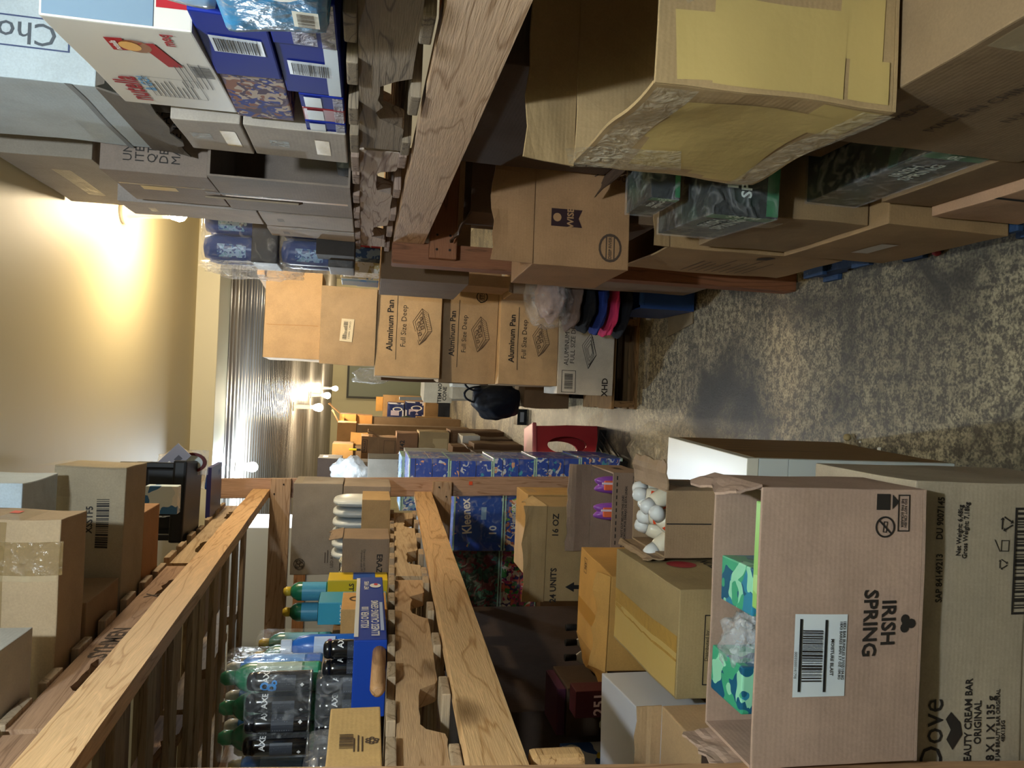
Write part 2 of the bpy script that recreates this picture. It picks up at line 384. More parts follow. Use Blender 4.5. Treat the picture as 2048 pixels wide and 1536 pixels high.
def metal_ceiling_mat():
    m, nt, b = newmat('galvanised_deck'); L = nt.links.new
    t = nt.nodes.new('ShaderNodeTexCoord'); mp = nt.nodes.new('ShaderNodeMapping'); mp.inputs['Scale'].default_value = (.6, 9, 1)
    n = nt.nodes.new('ShaderNodeTexNoise'); n.inputs['Scale'].default_value = 1.3; n.inputs['Detail'].default_value = 5
    L(t.outputs['Object'], mp.inputs[0]); L(mp.outputs[0], n.inputs['Vector'])
    r = ramp(nt, [(.3, '8a8580'), (.7, 'c4bfb6')]); L(n.outputs[0], r.inputs[0]); L(r.outputs[0], b.inputs['Base Color'])
    b.inputs['Metallic'].default_value = .55; b.inputs['Roughness'].default_value = .34
    bp = nt.nodes.new('ShaderNodeBump'); bp.inputs['Strength'].default_value = .5; bp.inputs['Distance'].default_value = .02
    L(n.outputs[0], bp.inputs['Height']); L(bp.outputs[0], b.inputs['Normal'])
    return m
def paint(c, rough=.4, bump=.12):
    return plain(c, rough, bump=bump, bs=9)
def bx(x0, x1, y0, y1, z0, z1, bev=0):
    bm = bmesh.new(); bmbox(bm, x0, x1, y0, y1, z0, z1, bev); return tomesh(bm)
XL, XR, YB, YF = -3.2, 2.6, -5.0, 20.0
struct('floor', bx(XL, XR, YB, YF, -.1, 0), floor_mat(), label='stained grey concrete floor with worn pale patches')
struct('ceiling', bx(XL, XR, YB, 4.75, 2.6, 2.7), paint('c4b68c', .6), label='smooth cream painted ceiling over the near shelves')
bm = bmesh.new(); y = 5.11; k = 0
prof = []
while y < YF:
    prof += [(y, 2.47), (y+.05, 2.47), (y+.07, 2.50), (y+.12, 2.50), (y+.14, 2.47)]; y += .14
pr = [prof[0]]
for q in prof[1:]:
    if q != pr[-1]: pr.append(q)
V = []; F = []
for i, (yy, zz) in enumerate(pr): V += [(XL, yy, zz), (XR, yy, zz)]
for i in range(len(pr)-1): F.append((2*i, 2*i+1, 2*i+3, 2*i+2))
me = bpy.data.meshes.new('deck'); me.from_pydata(V, [], F)
struct('ceiling', me, metal_ceiling_mat(), label='shiny ribbed metal deck ceiling beyond the cream beam')
struct('trim_1', bx(XL, XR, 4.75, 5.11, 2.472, 2.75, .004), paint('d8cfae', .5), label='cream boxed ceiling beam across the aisle')
WALLM = paint('cfc8b0', .55)
struct('wall_left', bx(XL-.1, XL, YB, YF, 0, 2.75), WALLM)
struct('wall_right', bx(XR, XR+.1, YB, YF, 0, 2.75), WALLM)
struct('wall_back', bx(XL, XR, YF, YF+.1, 0, 2.75), paint('e6dcb4', .6))
struct('wall_front', bx(XL, XR, YB-.1, YB, 0, 2.75), WALLM)
# grey sliding door at the far end
X0, X1, Z0, Z1 = R(700, 640, 840, 795, 19.93)
d = root('door_1', 'grey green door with dark frame in the far cream wall', None, ((X0+X1)/2, 19.93, 0)); d['kind'] = 'structure'
del d['label']
slab('door_panel', d, X0-(X0+X1)/2, X1-(X0+X1)/2, 0, .05, .02, Z1, plain('8f9580', .4))
for q in ((X0-.05, X0), (X1, X1+.05)): slab('door_frame', d, q[0]-(X0+X1)/2, q[1]-(X0+X1)/2, -.02, .06, 0, Z1+.05, plain('4a4a42', .5))
slab('door_frame', d, X0-(X0+X1)/2, X1-(X0+X1)/2, -.02, .06, Z1, Z1+.05, plain('4a4a42', .5))
# ------------------------------------------------------------------ bulbs
def emis(c, s):
    m, nt, b = newmat('glowing_glass'); b.inputs['Base Color'].default_value = (*c, 1)
    b.inputs['Emission Color'].default_value = (*c, 1); b.inputs['Emission Strength'].default_value = s; return m
def bulb(p, label, col, s=60, top=2.6, grp=None, r=.03, fl=False):
    g = root('light_bulb', label, 'light bulb', (p[0], p[1], top), group=grp)
    dz = top-p[2]
    turned('bulb_glass', g, [(.012, -dz+r*1.6), (r*.75, -dz+r*.9), (r, -dz), (r*.8, -dz-r*.6), (r*.3, -dz-r*.95)], emis(col, s), 16)
    turned('socket', g, [(.02, -dz+r*1.2), (.022, -dz+r*2.2), (.03, -.02), (.055, -.018), (.055, 0)], plain('d8d4cc', .4), 16)
bulb((B_WARM[0], B_WARM[1], 2.385), 'warm glowing bulb on the cream ceiling above the right shelf, mostly behind a carton', (1, .75, .42), 160)
bulb((B_COOL[0], B_COOL[1], 2.36), 'cold white glowing bulb hanging behind the top of the left timber post', (.85, .95, 1), 300, 2.46, r=.036)
for (x, y, Y, lb) in ((638, 815, 9.5, 'nearest of the three warm bulbs down the metal ceiling'), (655, 791, 12.3, 'middle of the three warm bulbs down the metal ceiling'), (671, 777, 15.5, 'farthest of the three warm bulbs near the cream end wall')):
    p = at(x, y, 1, Y); lamp('bulb_light', (p.x, p.y, p.z-.06), 40, WARM); bulb(p, lb, (1, .8, .5), 120, 2.46, r=.05)
lamp('bulb_light', (1.6, 16.5, 2.2), 50, WARM)
# ================================================================== TIMBER RACKS
FIR = wood('d4ac7c', 'b0824f', 'Y', 1.0, .5)
FIRX = wood('b2967a', '8f6f52', 'X', 1.0, .55); FIRZ = wood('b2917a', '906c52', 'Z', 1.0, .55)
PALE = wood('c8a98c', 'a07f60', 'Y', .8, .55)
RED = wood('8c5a3c', '6e4529', 'Z', 1.0, .6); REDX = wood('935f3f', '6e4529', 'X', 1.0, .6)
OLDG = wood('8a7b6b', '5f5347', 'Y', 1.2, .85); OLDGX = wood('857766', '554a40', 'X', 1.2, .85)
TANP = wood('b59d7c', '967a56', 'Y', 1.1, .8); TANPX = wood('a59076', '7f6a50', 'X', 1.1, .8)
WHP = wood('b9a79a', '7d6355', 'Y', 1.3, .8); WHPX = wood('9a8478', '5f483c', 'X', 1.3, .8)
def beam_bm(a, b, w, h, ragged=.0):
    """a, b: near and far bottom-aisle corners; w: thickness away from the aisle (signed), h height"""
    bm = bmesh.new(); n = 40; rows = []
    for i in range(n+1):
        t = i/n; p = Vector(a).lerp(Vector(b), t)
        j = ragged*noise.noise(Vector((t*9, 1, 2))); k = ragged*noise.noise(Vector((t*13, 5, 2)))
        rows.append([bm.verts.new(q) for q in ((p.x, p.y, p.z+j*.3), (p.x+w, p.y, p.z), (p.x+w, p.y, p.z+h), (p.x, p.y, p.z+h+k))])
    for r0, r1 in zip(rows, rows[1:]):
        for i in range(4): bm.faces.new((r0[i], r0[(i+1) % 4], r1[(i+1) % 4], r1[i]))
    bm.faces.new(rows[0]); bm.faces.new(list(reversed(rows[-1])))
    es = [e for e in bm.edges if len(e.link_faces) == 2 and e.calc_face_angle() > .8]
    bmesh.ops.bevel(bm, geom=es, offset=.003, segments=2, affect='EDGES')
    return tomesh(bm)
def screws(parent, pts, axis='Y'):
    for p in pts:
        bm = bmesh.new(); lathe(bm, [(.0042, 0), (.0042, .0012), (.002, .0014)], 10, M4=Matrix.Rotation(math.pi/2, 4, 'X'))
        link('screw', tomesh(bm), plain('2b2420', .5, .5), parent, p)
# left rack
lr = root('timber_rack', 'timber rack on the left side of the aisle holding two tiers of pallets', 'rack', (0, 0, 0))
link('upper_beam', beam_bm((-.57, 1.05, 1.992), (-.57, 4.14, 2.071), -.038, .082, .004), FIR, lr)
link('lower_beam', beam_bm((-.57, 1.05, 1.337), (-.57, 4.14, 1.238), -.038, .09, .004), FIR, lr)
link('rear_beam', beam_bm((-1.6, 1.05, 1.992), (-1.6, 4.14, 2.071), -.038, .082), FIR, lr)
link('rear_beam', beam_bm((-1.6, 1.05, 1.337), (-1.6, 4.14, 1.238), -.038, .09), FIR, lr)
p0, p1 = at(560, 957, 1, 4.15), at(1440, 957, 1, 4.15)
def lean_post(name, parent, xt, zt, xb, zb, y0, y1, w, mat):
    bm = bmesh.new(); bmbox(bm, 0, 1, y0, y1, 0, 1, 0)
    for v in bm.verts:
        t = v.co.z; z = zb+(zt-zb)*t; x = xb+(xt-xb)*t; v.co = Vector((x-w+v.co.x*w, v.co.y, z))
    es = list(bm.edges); bmesh.ops.bevel(bm, geom=es, offset=.003, segments=2, affect='EDGES')
    return link(name, tomesh(bm), mat, parent)
lean_post('post', lr, -.525, 2.34, -.465, 0, 4.15, 4.19, .1, FIRZ)
lean_post('post', lr, -1.55, 2.34, -1.55, 0, 4.15, 4.19, .1, FIRZ)
lean_post('post', lr, -.533, 1.985, -.612, 0, 1.085, 1.125, .1, wood('b8906c', '946a4a', 'Z', 1.0, .55))
lean_post('post', lr, -1.55, 1.985, -1.55, 0, 1.085, 1.125, .1, FIRZ)
for z0, z1 in ((1.965, 2.066), (1.132, 1.234)): slab('cross_piece', lr, -1.64, -.512, 4.108, 4.148, z0, z1, FIRX, .003)
for z0, z1 in ((1.905, 1.988), (1.24, 1.333)): slab('cross_piece', lr, -1.64, -.60, 1.128, 1.166, z0, z1, FIRX, .003)
screws(lr, [(-.54, 4.106, 2.0), (-.59, 4.106, 2.045), (-.54, 4.106, 1.2), (-.59, 4.106, 1.16)])
P = R(938, 963, 945, 970, 4.148)
slab('price_sticker', lr, P[0], P[1], 4.1475, 4.149, P[2], P[3], plain('e2562f', .6), 0)
# right rack
rr = root('timber_rack', 'timber rack on the right side of the aisle carrying grey pallets', 'rack', (0, 0, 0))
link('upper_beam', beam_bm((.49, -.85, 1.403), (.49, 2.69, 1.428), .038, .105, .002), PALE, rr)
link('rear_beam', beam_bm((1.5, -.85, 1.403), (1.5, 2.69, 1.428), .038, .105), PALE, rr)
lean_post('post', rr, .497, 1.535, .497, 0, 2.70, 2.79, .078, RED)
lean_post('post', rr, 1.58, 1.535, 1.58, 0, 2.70, 2.79, .078, RED)
slab('cross_piece', rr, .44, 1.58, 2.66, 2.698, 1.315, 1.41, REDX, .003)
screws(rr, [(.47, 2.658, 1.34), (.52, 2.658, 1.34), (.47, 2.658, 1.385), (.52, 2.658, 1.385)])
lean_post('post', rr, .64, 1.40, .64, 0, -.9, -.86, .09, RED); lean_post('post', rr, 1.58, 1.40, 1.58, 0, -.9, -.86, .09, RED)
# ------------------------------------------------------------------ pallets
def pallet(label, x0, y0, z0, Wd=1.02, L=1.22, ms=TANP, mb=TANPX, slope=0, seed=1, group=None, sth=.086, side=-1, ntop=7, over=.012, name='wooden_pallet', nd=.042):
    r_ = random.Random(seed)
    g = root(name, label, 'pallet', (x0, y0, z0), 0, group, rx=slope)
    bt = .018
    for sx in (0, Wd/2-.019, Wd-.038):
        # notched stringer outline in (y, z)
        pts = [(0, bt)]
        def run(a, b, z, n=6, k=.002):
            for i in range(n+1): pts.append((a+(b-a)*i/n, z+k*noise.noise(Vector((a+i*.9, seed, sx*7)))*2))
        n0, n1, n2, n3 = .15, .38, L-.38, L-.15
        run(.02, n0, bt); pts.append((n0+.02, bt+nd*.8)); run(n0+.04, n1-.03, bt+nd, 5, .005); pts.append((n1, bt+.01*r_.random()))
        run(n1+.02, n2-.02, bt); pts.append((n2, bt+nd*.5)); run(n2+.03, n3-.04, bt+nd, 5, .005); pts.append((n3, bt+.004)); run(n3+.01, L-.01, bt, 3)
        pts.append((L, bt)); pts.append((L, bt+sth))
        for i in range(14, -1, -1): pts.append((L*i/15, bt+sth-.003*abs(noise.noise(Vector((i*.8, seed, 4))))))
        bm = bmesh.new()
        A = [bm.verts.new((sx, y, z)) for y, z in pts]; B = [bm.verts.new((sx+.038, y, z)) for y, z in pts]
        bm.faces.new(A); bm.faces.new(list(reversed(B)))
        for i in range(len(pts)): j = (i+1) % len(pts); bm.faces.new((A[i], B[i], B[j], A[j]))
        link('stringer', tomesh(bm), ms, g)
    def board(i, n, z, bw, nm):
        yy = (L-bw)*i/(n-1); o = over+r_.uniform(-.004, .008)
        bm = bmesh.new(); bmbox(bm, -o, Wd+o, yy, yy+bw, z, z+bt, .003)
        subdiv_long(bm, .15)
        for v in bm.verts:
            q = noise.noise(v.co*9+Vector((seed, 0, 0))); v.co.y += .004*q; v.co.z += .001*q
        link(nm, tomesh(bm), mb, g)
    for i in range(ntop): board(i, ntop, bt+sth, .09 if i not in (0, ntop-1) else .12, 'top_board')
    for i in range(5): board(i, 5, 0, .09, 'bottom_board')
    return g
SU, SL = math.atan((2.151-2.078)/2.95), math.atan((1.330-1.427)/3.09)
def zu(y): return 2.074+.079/3.09*(y-1.05)+.003
def zl(y): return 1.427-.099/3.09*(y-1.05)+.003
UG = 'weathered pallets on the upper left beam'
pallet('upper left pallet nearest the camera, brown notched stringer partly out of frame', -1.65, .24, zu(.24), 1.02, 1.22, wood('9c7c62', '7d5f48', 'Y', 1.1, .8), TANPX, SU, 3)
pu = pallet('middle pallet on the upper left beam with dark stamp marks on its brown stringer', -1.65, 1.48, zu(1.48), 1.02, 1.22, wood('a58468', '84634a', 'Y', 1.1, .8), TANPX, SU, 4)
pallet('farthest pallet on the upper left beam, yellowish splintered stringer under the black bin', -1.65, 2.74, zu(2.74), 1.02, 1.22, TANP, TANPX, SU, 5)
pallet('near pallet on the lower left beam below the black spray cans, orange-brown splintered stringer', -1.63, 1.20, zl(1.20), 1.02, 1.22, wood('b89670', '96714a', 'Y', 1.0, .8), TANPX, SL, 6)
pallet('far pallet on the lower left beam below the big plain light-bulb carton', -1.63, 2.47, zl(2.47), 1.02, 1.22, TANP, TANPX, SL, 7)
pallet('nearest grey weathered pallet on the right shelf under the blue candy bags', .50, .47, 1.527, 1.0, 1.20, OLDG, OLDGX, .006, 8, nd=.05)
pallet('grey pallet added out of view on the right shelf to block the near bulb', .50, -.80, 1.52, 1.0, 1.20, OLDG, OLDGX, .006, 10, nd=.05)  # unseen; with the lengthened beam it keeps bulb light off the low cartons
pallet('far pallet on the right shelf with pale scuffed stringer, torn film hanging on its edge', .51, 1.72, 1.535, 1.0, 1.20, WHP, WHPX, .006, 9, nd=.045)
# stamp marks on the middle upper pallet
for i, (t_, y_) in enumerate((('SYHMEN', .46), ('X', .86))):
    V, F = text(t_, .055, True)
    me = bpy.data.meshes.new('stamp'); me.from_pydata([(1.0205, y_+x, .062+y) for x, y in V], [], F); link('stamped_lettering', me, plain('3b2a1d', .8), pu)
pal_f = R(1235, 590, 1275, 815, 4.42)
fp = pallet('wooden pallet on the floor under the stack of pan cartons', pal_f[0], 4.42, 0.0, pal_f[1]-pal_f[0]+.35, .62, wood('7d6040', '4e3a24', 'Y', 1.0, .85), wood('8a6a45', '5a4328', 'X', 1.0, .85), 0, 11, sth=.125)
# ================================================================== CENTRE STACK OF PAN CARTONS
def pan_drawing(s, flat=False):
    """oblique line drawing of a deep foil pan with food inside, about 1 unit wide"""
    def ln(a, b, t=.012):
        dx, dy = b[0]-a[0], b[1]-a[1]; l = math.hypot(dx, dy) or 1; nx, ny = -dy/l*t/2, dx/l*t/2
        return [(a[0]+nx, a[1]+ny), (a[0]-nx, a[1]-ny), (b[0]-nx, b[1]-ny), (b[0]+nx, b[1]+ny)], [(0, 1, 2, 3)]
    o = [(-.5, .06), (.14, .26), (.5, .02), (-.12, -.16)]; i = [(-.4, .05), (.13, .2), (.4, .02), (-.11, -.1)]
    dp = .05 if flat else .16
    b = [(-.36, .06-dp), (-.1, -.11-dp), (.37, .01-dp)]
    g = [ln(o[k], o[(k+1) % 4]) for k in range(4)]+[ln(i[k], i[(k+1) % 4]) for k in range(4)]
    g += [ln(o[0], b[0]), ln(o[3], b[1]), ln(o[2], b[2]), ln(b[0], b[1]), ln(b[1], b[2])]
    for k in range(1, 9):
        t = k/9; g.append(ln((o[0][0]+(o[3][0]-o[0][0])*t, o[0][1]+(o[3][1]-o[0][1])*t), (b[0][0]+(b[1][0]-b[0][0])*t, b[0][1]+(b[1][1]-b[0][1])*t), .008))
        g.append(ln((o[3][0]+(o[2][0]-o[3][0])*t, o[3][1]+(o[2][1]-o[3][1])*t), (b[1][0]+(b[2][0]-b[1][0])*t, b[1][1]+(b[2][1]-b[1][1])*t), .008))
    if flat:
        for q in (.5, .75): g += [ln(tuple(c*q for c in i[k]), tuple(c*q for c in i[(k+1) % 4])) for k in range(4)]
    else:
        for (x, y, w) in ((-.2, .06, .1), (-.05, .08, .12), (.08, .1, .1), (-.02, 0, .1), (.12, .03, .11), (.22, .04, .08)):
            g.append(mv(ringg(w*.5, w*.5-.012, 12), x, y)); g.append(mv(frame2(w, w*.6, .01), x+.02, y-.02, .3))
    return mv(join(*g), 0, 0, 0, s)
SY = 4.40
def pan_box(label, rect, dy, col, rz, zb, zt, grp='aluminum pan cartons in the centre stack'):
    b = fbox(label, rect, SY+dy, .36, col, zb=zb, zt=zt, rz=rz, amp=.007, group=grp, name='pan_carton')
    w, d, h, _, _ = DIM[b.name]
    put(b, 'F', text('Aluminum Pan', h*.135, True), .5, .79)
    put(b, 'F', rectg(w*.68, .003, 8), .5, .69, name='printed_rule')
    put(b, 'F', text('Full Size Deep', h*.115), .5, .58)
    put(b, 'F', pan_drawing(w*.36), .5, .30, INKB, name='printed_drawing')
    put(b, 'F', join(discg(.001), ringg(.034, .028), mv(text('USTO', .028, True), 0, 0), mv(rectg(.05, .003), 0, .014), mv(rectg(.05, .003), 0, -.014)), .88, .30, name='printed_emblem')
    tape(b, 'T', w*.96, .05, .5, .5, TAPEC)
    return b
pz = [.172, .512, .862, 1.197, 1.563]
pan_box('lowest of the three brown aluminum pan cartons, resting on the white one', (1000, 588, 1120, 772), -.02, 'b59a78', 1, pz[1]+.002, pz[2])
pan_box('middle aluminum pan carton of the stack, set back and in shade', (885, 568, 1003, 765), .06, 'a28a6c', -2, pz[2]+.002, pz[3])
pan_box('topmost aluminum pan carton, wrinkled, with a bent lower right edge', (752, 553, 885, 755), 0, 'b89e7c', 1, pz[3]+.002, pz[4])
w_ = fbox('white catering pan carton at the bottom of the stack, on the pallet', (1120, 620, 1230, 790), SY-.03, .34, 'c9c3ba', zb=pz[0]+.002, zt=pz[1], rz=0, amp=.003, name='pan_carton')
w, d, h, _, _ = DIM[w_.name]
put(w_, 'F', text('ALUMINUM PAN\nFULL SIZE DEEP', .038), .62, .80)
put(w_, 'F', pan_drawing(w*.42, True), .52, .42, INK, name='printed_drawing')
put(w_, 'F', text('XHD', .05, True), .10, .14, rot=0)
put(w_, 'F', barcode(.09, .05, 3), .15, .80, name='printed_barcode'); put(w_, 'F', frame2(.13, .085, .003), .15, .80, name='printed_frame')
b = fbox('plain honey coloured carton on the very top of the centre stack', (527, 543, 641, 718), SY+.05, .34, 'c7a882', zb=1.872, zt=2.176, rz=1, amp=.005)
tape(b, 'F', .002, .28, .38, .5, plain('a8783f', .7), 0, 4)
b = fbox('corrugated carton with a small barcode sticker, second from the top of the centre stack', (641, 572, 757, 728), SY-.02, .36, 'b0987a', zb=1.566, zt=1.87, rz=-2, amp=.008)
put(b, 'F', rectg(.125, .07), .44, .52, plain('ddd2b8', .5), 'paper_sticker', rot=-4, off=.004); put(b, 'F', barcode(.1, .024, 4), .44, .55, INK, 'printed_barcode', rot=-4, off=.0052)
put(b, 'F', text('C20806  CARGO', .013), .44, .47, rot=-4, off=.0052)
# a thin carton leaning behind the middle pan cartons
b = wbox('dark upright carton edge behind the right side of the pan stack', .60, .72, SY-.05, SY+.45, .87, 1.19, CB5)
b = fbox('flat brown carton jutting out in front of the middle pan carton beside the rack post', (893, 548, 1010, 572), 4.045, .3, CB3, amp=.003, zb=.863)
# ------------------------------------------------------------------ clothes and clutter between rack post and stack (orig 1085..1440)
s = fbox('brown shipping box under the bagged clothes, against the rack post', (1060, 540, 1085, 590), 4.04, .3, CB2, zb=.56, zt=.86, flaps=(('F', .05, 150),))
X0, X1, Z0, Z1 = R(1200, 560, 1275, 640, 3.75)
tote = wbox('blue plastic crate low on the floor beside the pan stack', X0+.05, X1+.22, 3.6, 4.05, .02, .30, mat=plain('2b4a86', .4), cat='crate', name='plastic_crate', open_=True, amp=.0, bodyname='crate_body')
slab('rim', tote, -.17, .18, -.235, -.215, .262, .285, plain('2f5596', .4), .004)
for i, (nm, lb, z, rx_, rz_, c, ry_) in enumerate((
    ('folded_clothing', 'black folded garment hanging over the crate beside the pan stack', .34, .17, .032, '17191f', .2),
    ('folded_clothing', 'bright pink folded garment between black and blue ones by the stack', .405, .17, .03, 'd43a6a', .2),
    ('folded_clothing', 'royal blue folded garment at the bottom of the clothes pile', .466, .165, .03, '22357c', .2),
    ('folded_clothing', 'black puffy garment above the pink one in the clothes pile', .53, .16, .034, '15161a', .2),
    ('folded_clothing', 'brown grey folded garment near the top of the clothes pile', .60, .15, .036, '6b5a52', .2))):
    if i == 2: pass
    o = blob(nm, None, (.46, 3.82, z), (rx_, ry_, rz_), plain(c, .9, bump=.4, bs=30), i+3, .13, 2.2, 4, folds=9); tag(o, lb, 'clothing', 'clothes pile beside the pan stack')
o = blob('folded_clothing', None, (.47, 3.80, .71), (.12, .14, .07), plain('b59a92', .8, bump=.3), 12, .2, 2.4, 4, folds=7); tag(o, 'pale pink and grey garments inside a clear bag on the clothes pile', 'clothing')
o = blob('clear_plastic_bag', None, (.465, 3.78, .72), (.155, .18, .12), film(.16), 15, .22, 2.6, 4, folds=8); tag(o, 'crumpled clear plastic bag around pale garments beside the pan stack', 'bag')
b = wbox('blue grey flat plastic tray on the floor behind the right rack post', .52, .78, 2.95, 3.45, .0, .10, mat=plain('3d5a7a', .5), cat='tray', name='plastic_tray', open_=True, bodyname='tray_body')
b = fbox('dull brown carton standing on the blue grey tray behind the rack post', (1150, 500, 1290, 562), 3.2, .3, CB5, zb=.12)
slab('x', None, 0, .1, 0, .1, 0, .1, None)  if False else None
P = at(1360, 620, 2, 0)
o = slab('cardboard_sheet', None, -.16, .15, -.16, .16, 0, .005, card('8b7a5e'), .001, loc=(P.x+.05, P.y, .001)); o.rotation_euler.z = .15
tag(o, 'flat cardboard sheet lying on the floor by the rack post', 'cardboard')
# ------------------------------------------------------------------ things showing left of and behind the stack
o = blob('black_bag', None, (-.09, 5.25, .72), (.13, .14, .17), plain('0d1422', .55, bump=.5, bs=18), 21, .16, 1.8, 4, folds=5); tag(o, 'bulging dark navy fabric bag beside the pan stack with looped handles', 'bag')
for dx in (-.03, .05):
    bm = bmesh.new(); pr = []
    n = 24
    ring = [[bm.verts.new((( .07+.008*math.cos(b_*math.pi/3))*math.cos(a*math.pi/n)*.8+dx, .01*math.sin(b_*math.pi/3), (.11+.008*math.cos(b_*math.pi/3))*math.sin(a*math.pi/n))) for b_ in range(6)] for a in range(n+1)]
    for r0, r1 in zip(ring, ring[1:]):
        for i in range(6): bm.faces.new((r0[i], r0[(i+1) % 6], r1[(i+1) % 6], r1[i]))
    link('handle', tomesh(bm, smooth=True), plain('0d1422', .5), o, (-.02, 5.2, .84))
b = fbox('brown carton under the navy bag, left of the pan stack', (1028, 740, 1118, 815), 5.15, .35, '7d6449', zb=.23, zt=.545, amp=.012)
b = fbox('black shallow tray under the brown carton behind the pan stack', (1115, 740, 1147, 796), 5.1, .42, mat=plain('1b1b1e', .4), name='plastic_tray', cat='tray', zb=.0, zt=.225, open_=True, bodyname='tray_body')
P = at(1050, 828, 2, .0)
b = wbox('small black appliance box on the concrete floor beyond the stack', P.x-.11, P.x+.05, P.y-.1, P.y+.08, .0, .1, mat=plain('1d2022', .25), name='small_black_box', cat='box', amp=0)
put(b, 'F', rectg(.1, .04), .5, .5, plain('8c9095', .3), 'front_window')
for (lb, rc, Y, c, rz, dep) in (
    ('tall cream carton with black lettering behind the stack, tilted', (848, 752, 905, 800), 6.6, 'b8aa92', -8, .4),
    ('pale grey carton stacked behind the navy bag', (905, 750, 985, 798), 6.35, 'b3a58e', 0, .24),
    ('white paper wrapped carton low behind the pan stack', (905, 745, 1000, 775), 6.05, 'd4cfc4', 0, .22)):
    b = fbox(lb, rc, Y, dep, c, rz=rz, amp=.008, zb=(None if rc[2] < 900 else None) or R(*rc, Y)[2])
    if rc[0] == 848: put(b, 'F', text('ITEM NO\nCONE', .045, True), .4, .35)
b = wbox('grey carton base reaching the floor behind the pan stack', -.13, .25, 6.1, 6.6, 0, R(905, 750, 985, 798, 6.35)[2]-.004, '8e8473', amp=.006)
b = wbox('brown base carton under the cream tilted one, beyond the stack', -.1, .3, 6.62, 7.2, 0, R(848, 752, 905, 800, 6.6)[2]-.004, '9a876b', amp=.006)
o = blob('crumpled_cellophane', None, at(743, 752, 1, 5.0), (.05, .05, .13), film(.2), 31, .35, 2.5, 3); tag(o, 'crumpled clear cellophane sticking out behind the top pan carton', 'plastic wrap')
b = fbox('dark brown open flap carton poking out behind the top pan cartons', (762, 740, 880, 763), 4.80, .2, '5d4430', amp=.004, zb=pz[0]+.002)
o = slab('grey_pipe', None, -.02, .02, -.02, .02, 0, 1.22, plain('b3b0a6', .4), .004, loc=(-.13, 9.0, .01)); o.rotation_euler = (0, -.03, 0)
tag(o, 'thin pale bar leaning in front of the far grey green door', 'bar')
# ================================================================== FAR END OF THE ROOM
def far(label, rc, Y, c, dep=.4, rz=0, floor=False, **k):
    X0, X1, Z0, Z1 = R(*rc, Y)
    return wbox(label, X0, X1, Y, Y+dep, 0 if floor else Z0, Z1, c, rz=rz, amp=k.pop('amp', .01), **k)
G = None
far('big tan carton at the foot of the far pile by the end wall', (850, 800, 892, 836), 15.6, 'a9865a', floor=True)
far('tan carton with white shipping label in front of the blue diaper packs', (850, 806, 877, 836), 15.1, 'a5845c', floor=False)
b = far('low tan carton left of the labelled one near the end wall', (835, 836, 876, 852), 15.45, 'b08a58', floor=True)
far('small orange tan carton standing highest against the cream end wall', (752, 794, 765.5, 822), 16.35, 'c8934c')
far('wide tan carton behind the diaper packs at the end wall', (766, 792, 870, 835), 16.3, 'b08a5c', floor=True)
for i, (rc, lb) in enumerate((((775, 805, 808, 840), 'upper dark blue and white diaper pack in the far pile'), ((810, 803, 848, 838), 'lower dark blue and white diaper pack in the far pile'))):
    b = far(lb, rc, 15.9, '1d2b5a', .3, mat=plain('232f63', .3), name='diaper_pack', cat='package', group='blue packs in the far pile')
    w, d, h, _, _ = DIM[b.name]
    put(b, 'F', frame2(w*.98, h*.96, .03), .5, .5, plain('d8d8e0', .4), 'white_border'); put(b, 'F', rectg(w*.3, h*.5), .4, .55, plain('c3b6c8', .4), 'white_panel')
    put(b, 'F', ringg(h*.3, h*.22, sx=.45), .62, .4, WHITE, 'printed_emblem')
far('white wire crate shape on the far left pile', (750, 840, 795, 862), 14.0, 'b9b49c', mat=plain('b5b39a', .4), name='white_crate', cat='crate', open_=True)
far('dark bin on the floor below the labelled far carton', (876, 800, 893, 852), 15.0, '20242c', mat=plain('1d222c', .5), name='dark_bin', cat='bin', floor=True, open_=True)
wbox('tan carton beneath the dark green cloth heap', -.86, -.60, 14.6, 14.9, 0, .662, '96764e', amp=0)
o = blob('green_garment', None, at(812, 846, 1, 14.75), (.13, .15, .2), plain('3e4a3c', .9), 8, .3, 2.2, 3); tag(o, 'dark green cloth heap in the far pile beside the white crate', 'clothing')
far('orange tan open carton highest on the far left pile', (679, 828, 712, 850), 13.0, 'c9924e', open_=True, flaps=(('F', .2, 200), ('R', .25, 130)))
far('tan carton with printing beside the topmost far left carton', (712, 830, 744, 866), 13.1, 'c0884a')
far('brown carton with half open side in the far left pile', (674, 845, 712, 886), 12.0, 'a47a4c', flaps=(('R', .2, 150),))
far('tan carton below the half open one in the far left pile', (664, 888, 706, 922), 10.0, 'a8824f')
far('brown base cartons of the far left pile, mostly hidden', (706, 840, 850, 870), 13.56, '92704a', floor=True)
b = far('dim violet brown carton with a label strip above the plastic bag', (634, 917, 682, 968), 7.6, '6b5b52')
slab('lit_top', b, -.1, .1, 0, .01, 0, .01, None) if False else None
put(b, 'R', rectg(.14, .045), .4, .7, plain('cdbf9c', .5), 'paper_sticker')
b = far('tan flat carton leaning in the far left pile', (700, 868, 735, 925), 10.45, 'c49252', .3, rz=8)
b = far('brown carton with small black lettering behind the cable', (722, 872, 757, 922), 9.42, '8a6a48', .4); put(b, 'F', frame2(.16, .06, .006), .6, .8, name='printed_frame'); put(b, 'F', text('FRAGILE', .035, True), .6, .8)
b = far('open topped brown carton beside the one marked BB142', (757, 875, 793, 918), 9.0, '8c6c4c', .4, open_=True, flaps=(('B', .12, 100), ('R', .14, 115), ('F', .12, 80))); put(b, 'F', frame2(.15, .13, .004), .55, .4, INKB, name='printed_frame')
b = far('brown carton printed BB142 in the row along the left aisle', (793, 866, 835, 918), 8.9, '8a6548', .45); put(b, 'F', text('BB142', .075, True), .4, .72, rot=0)
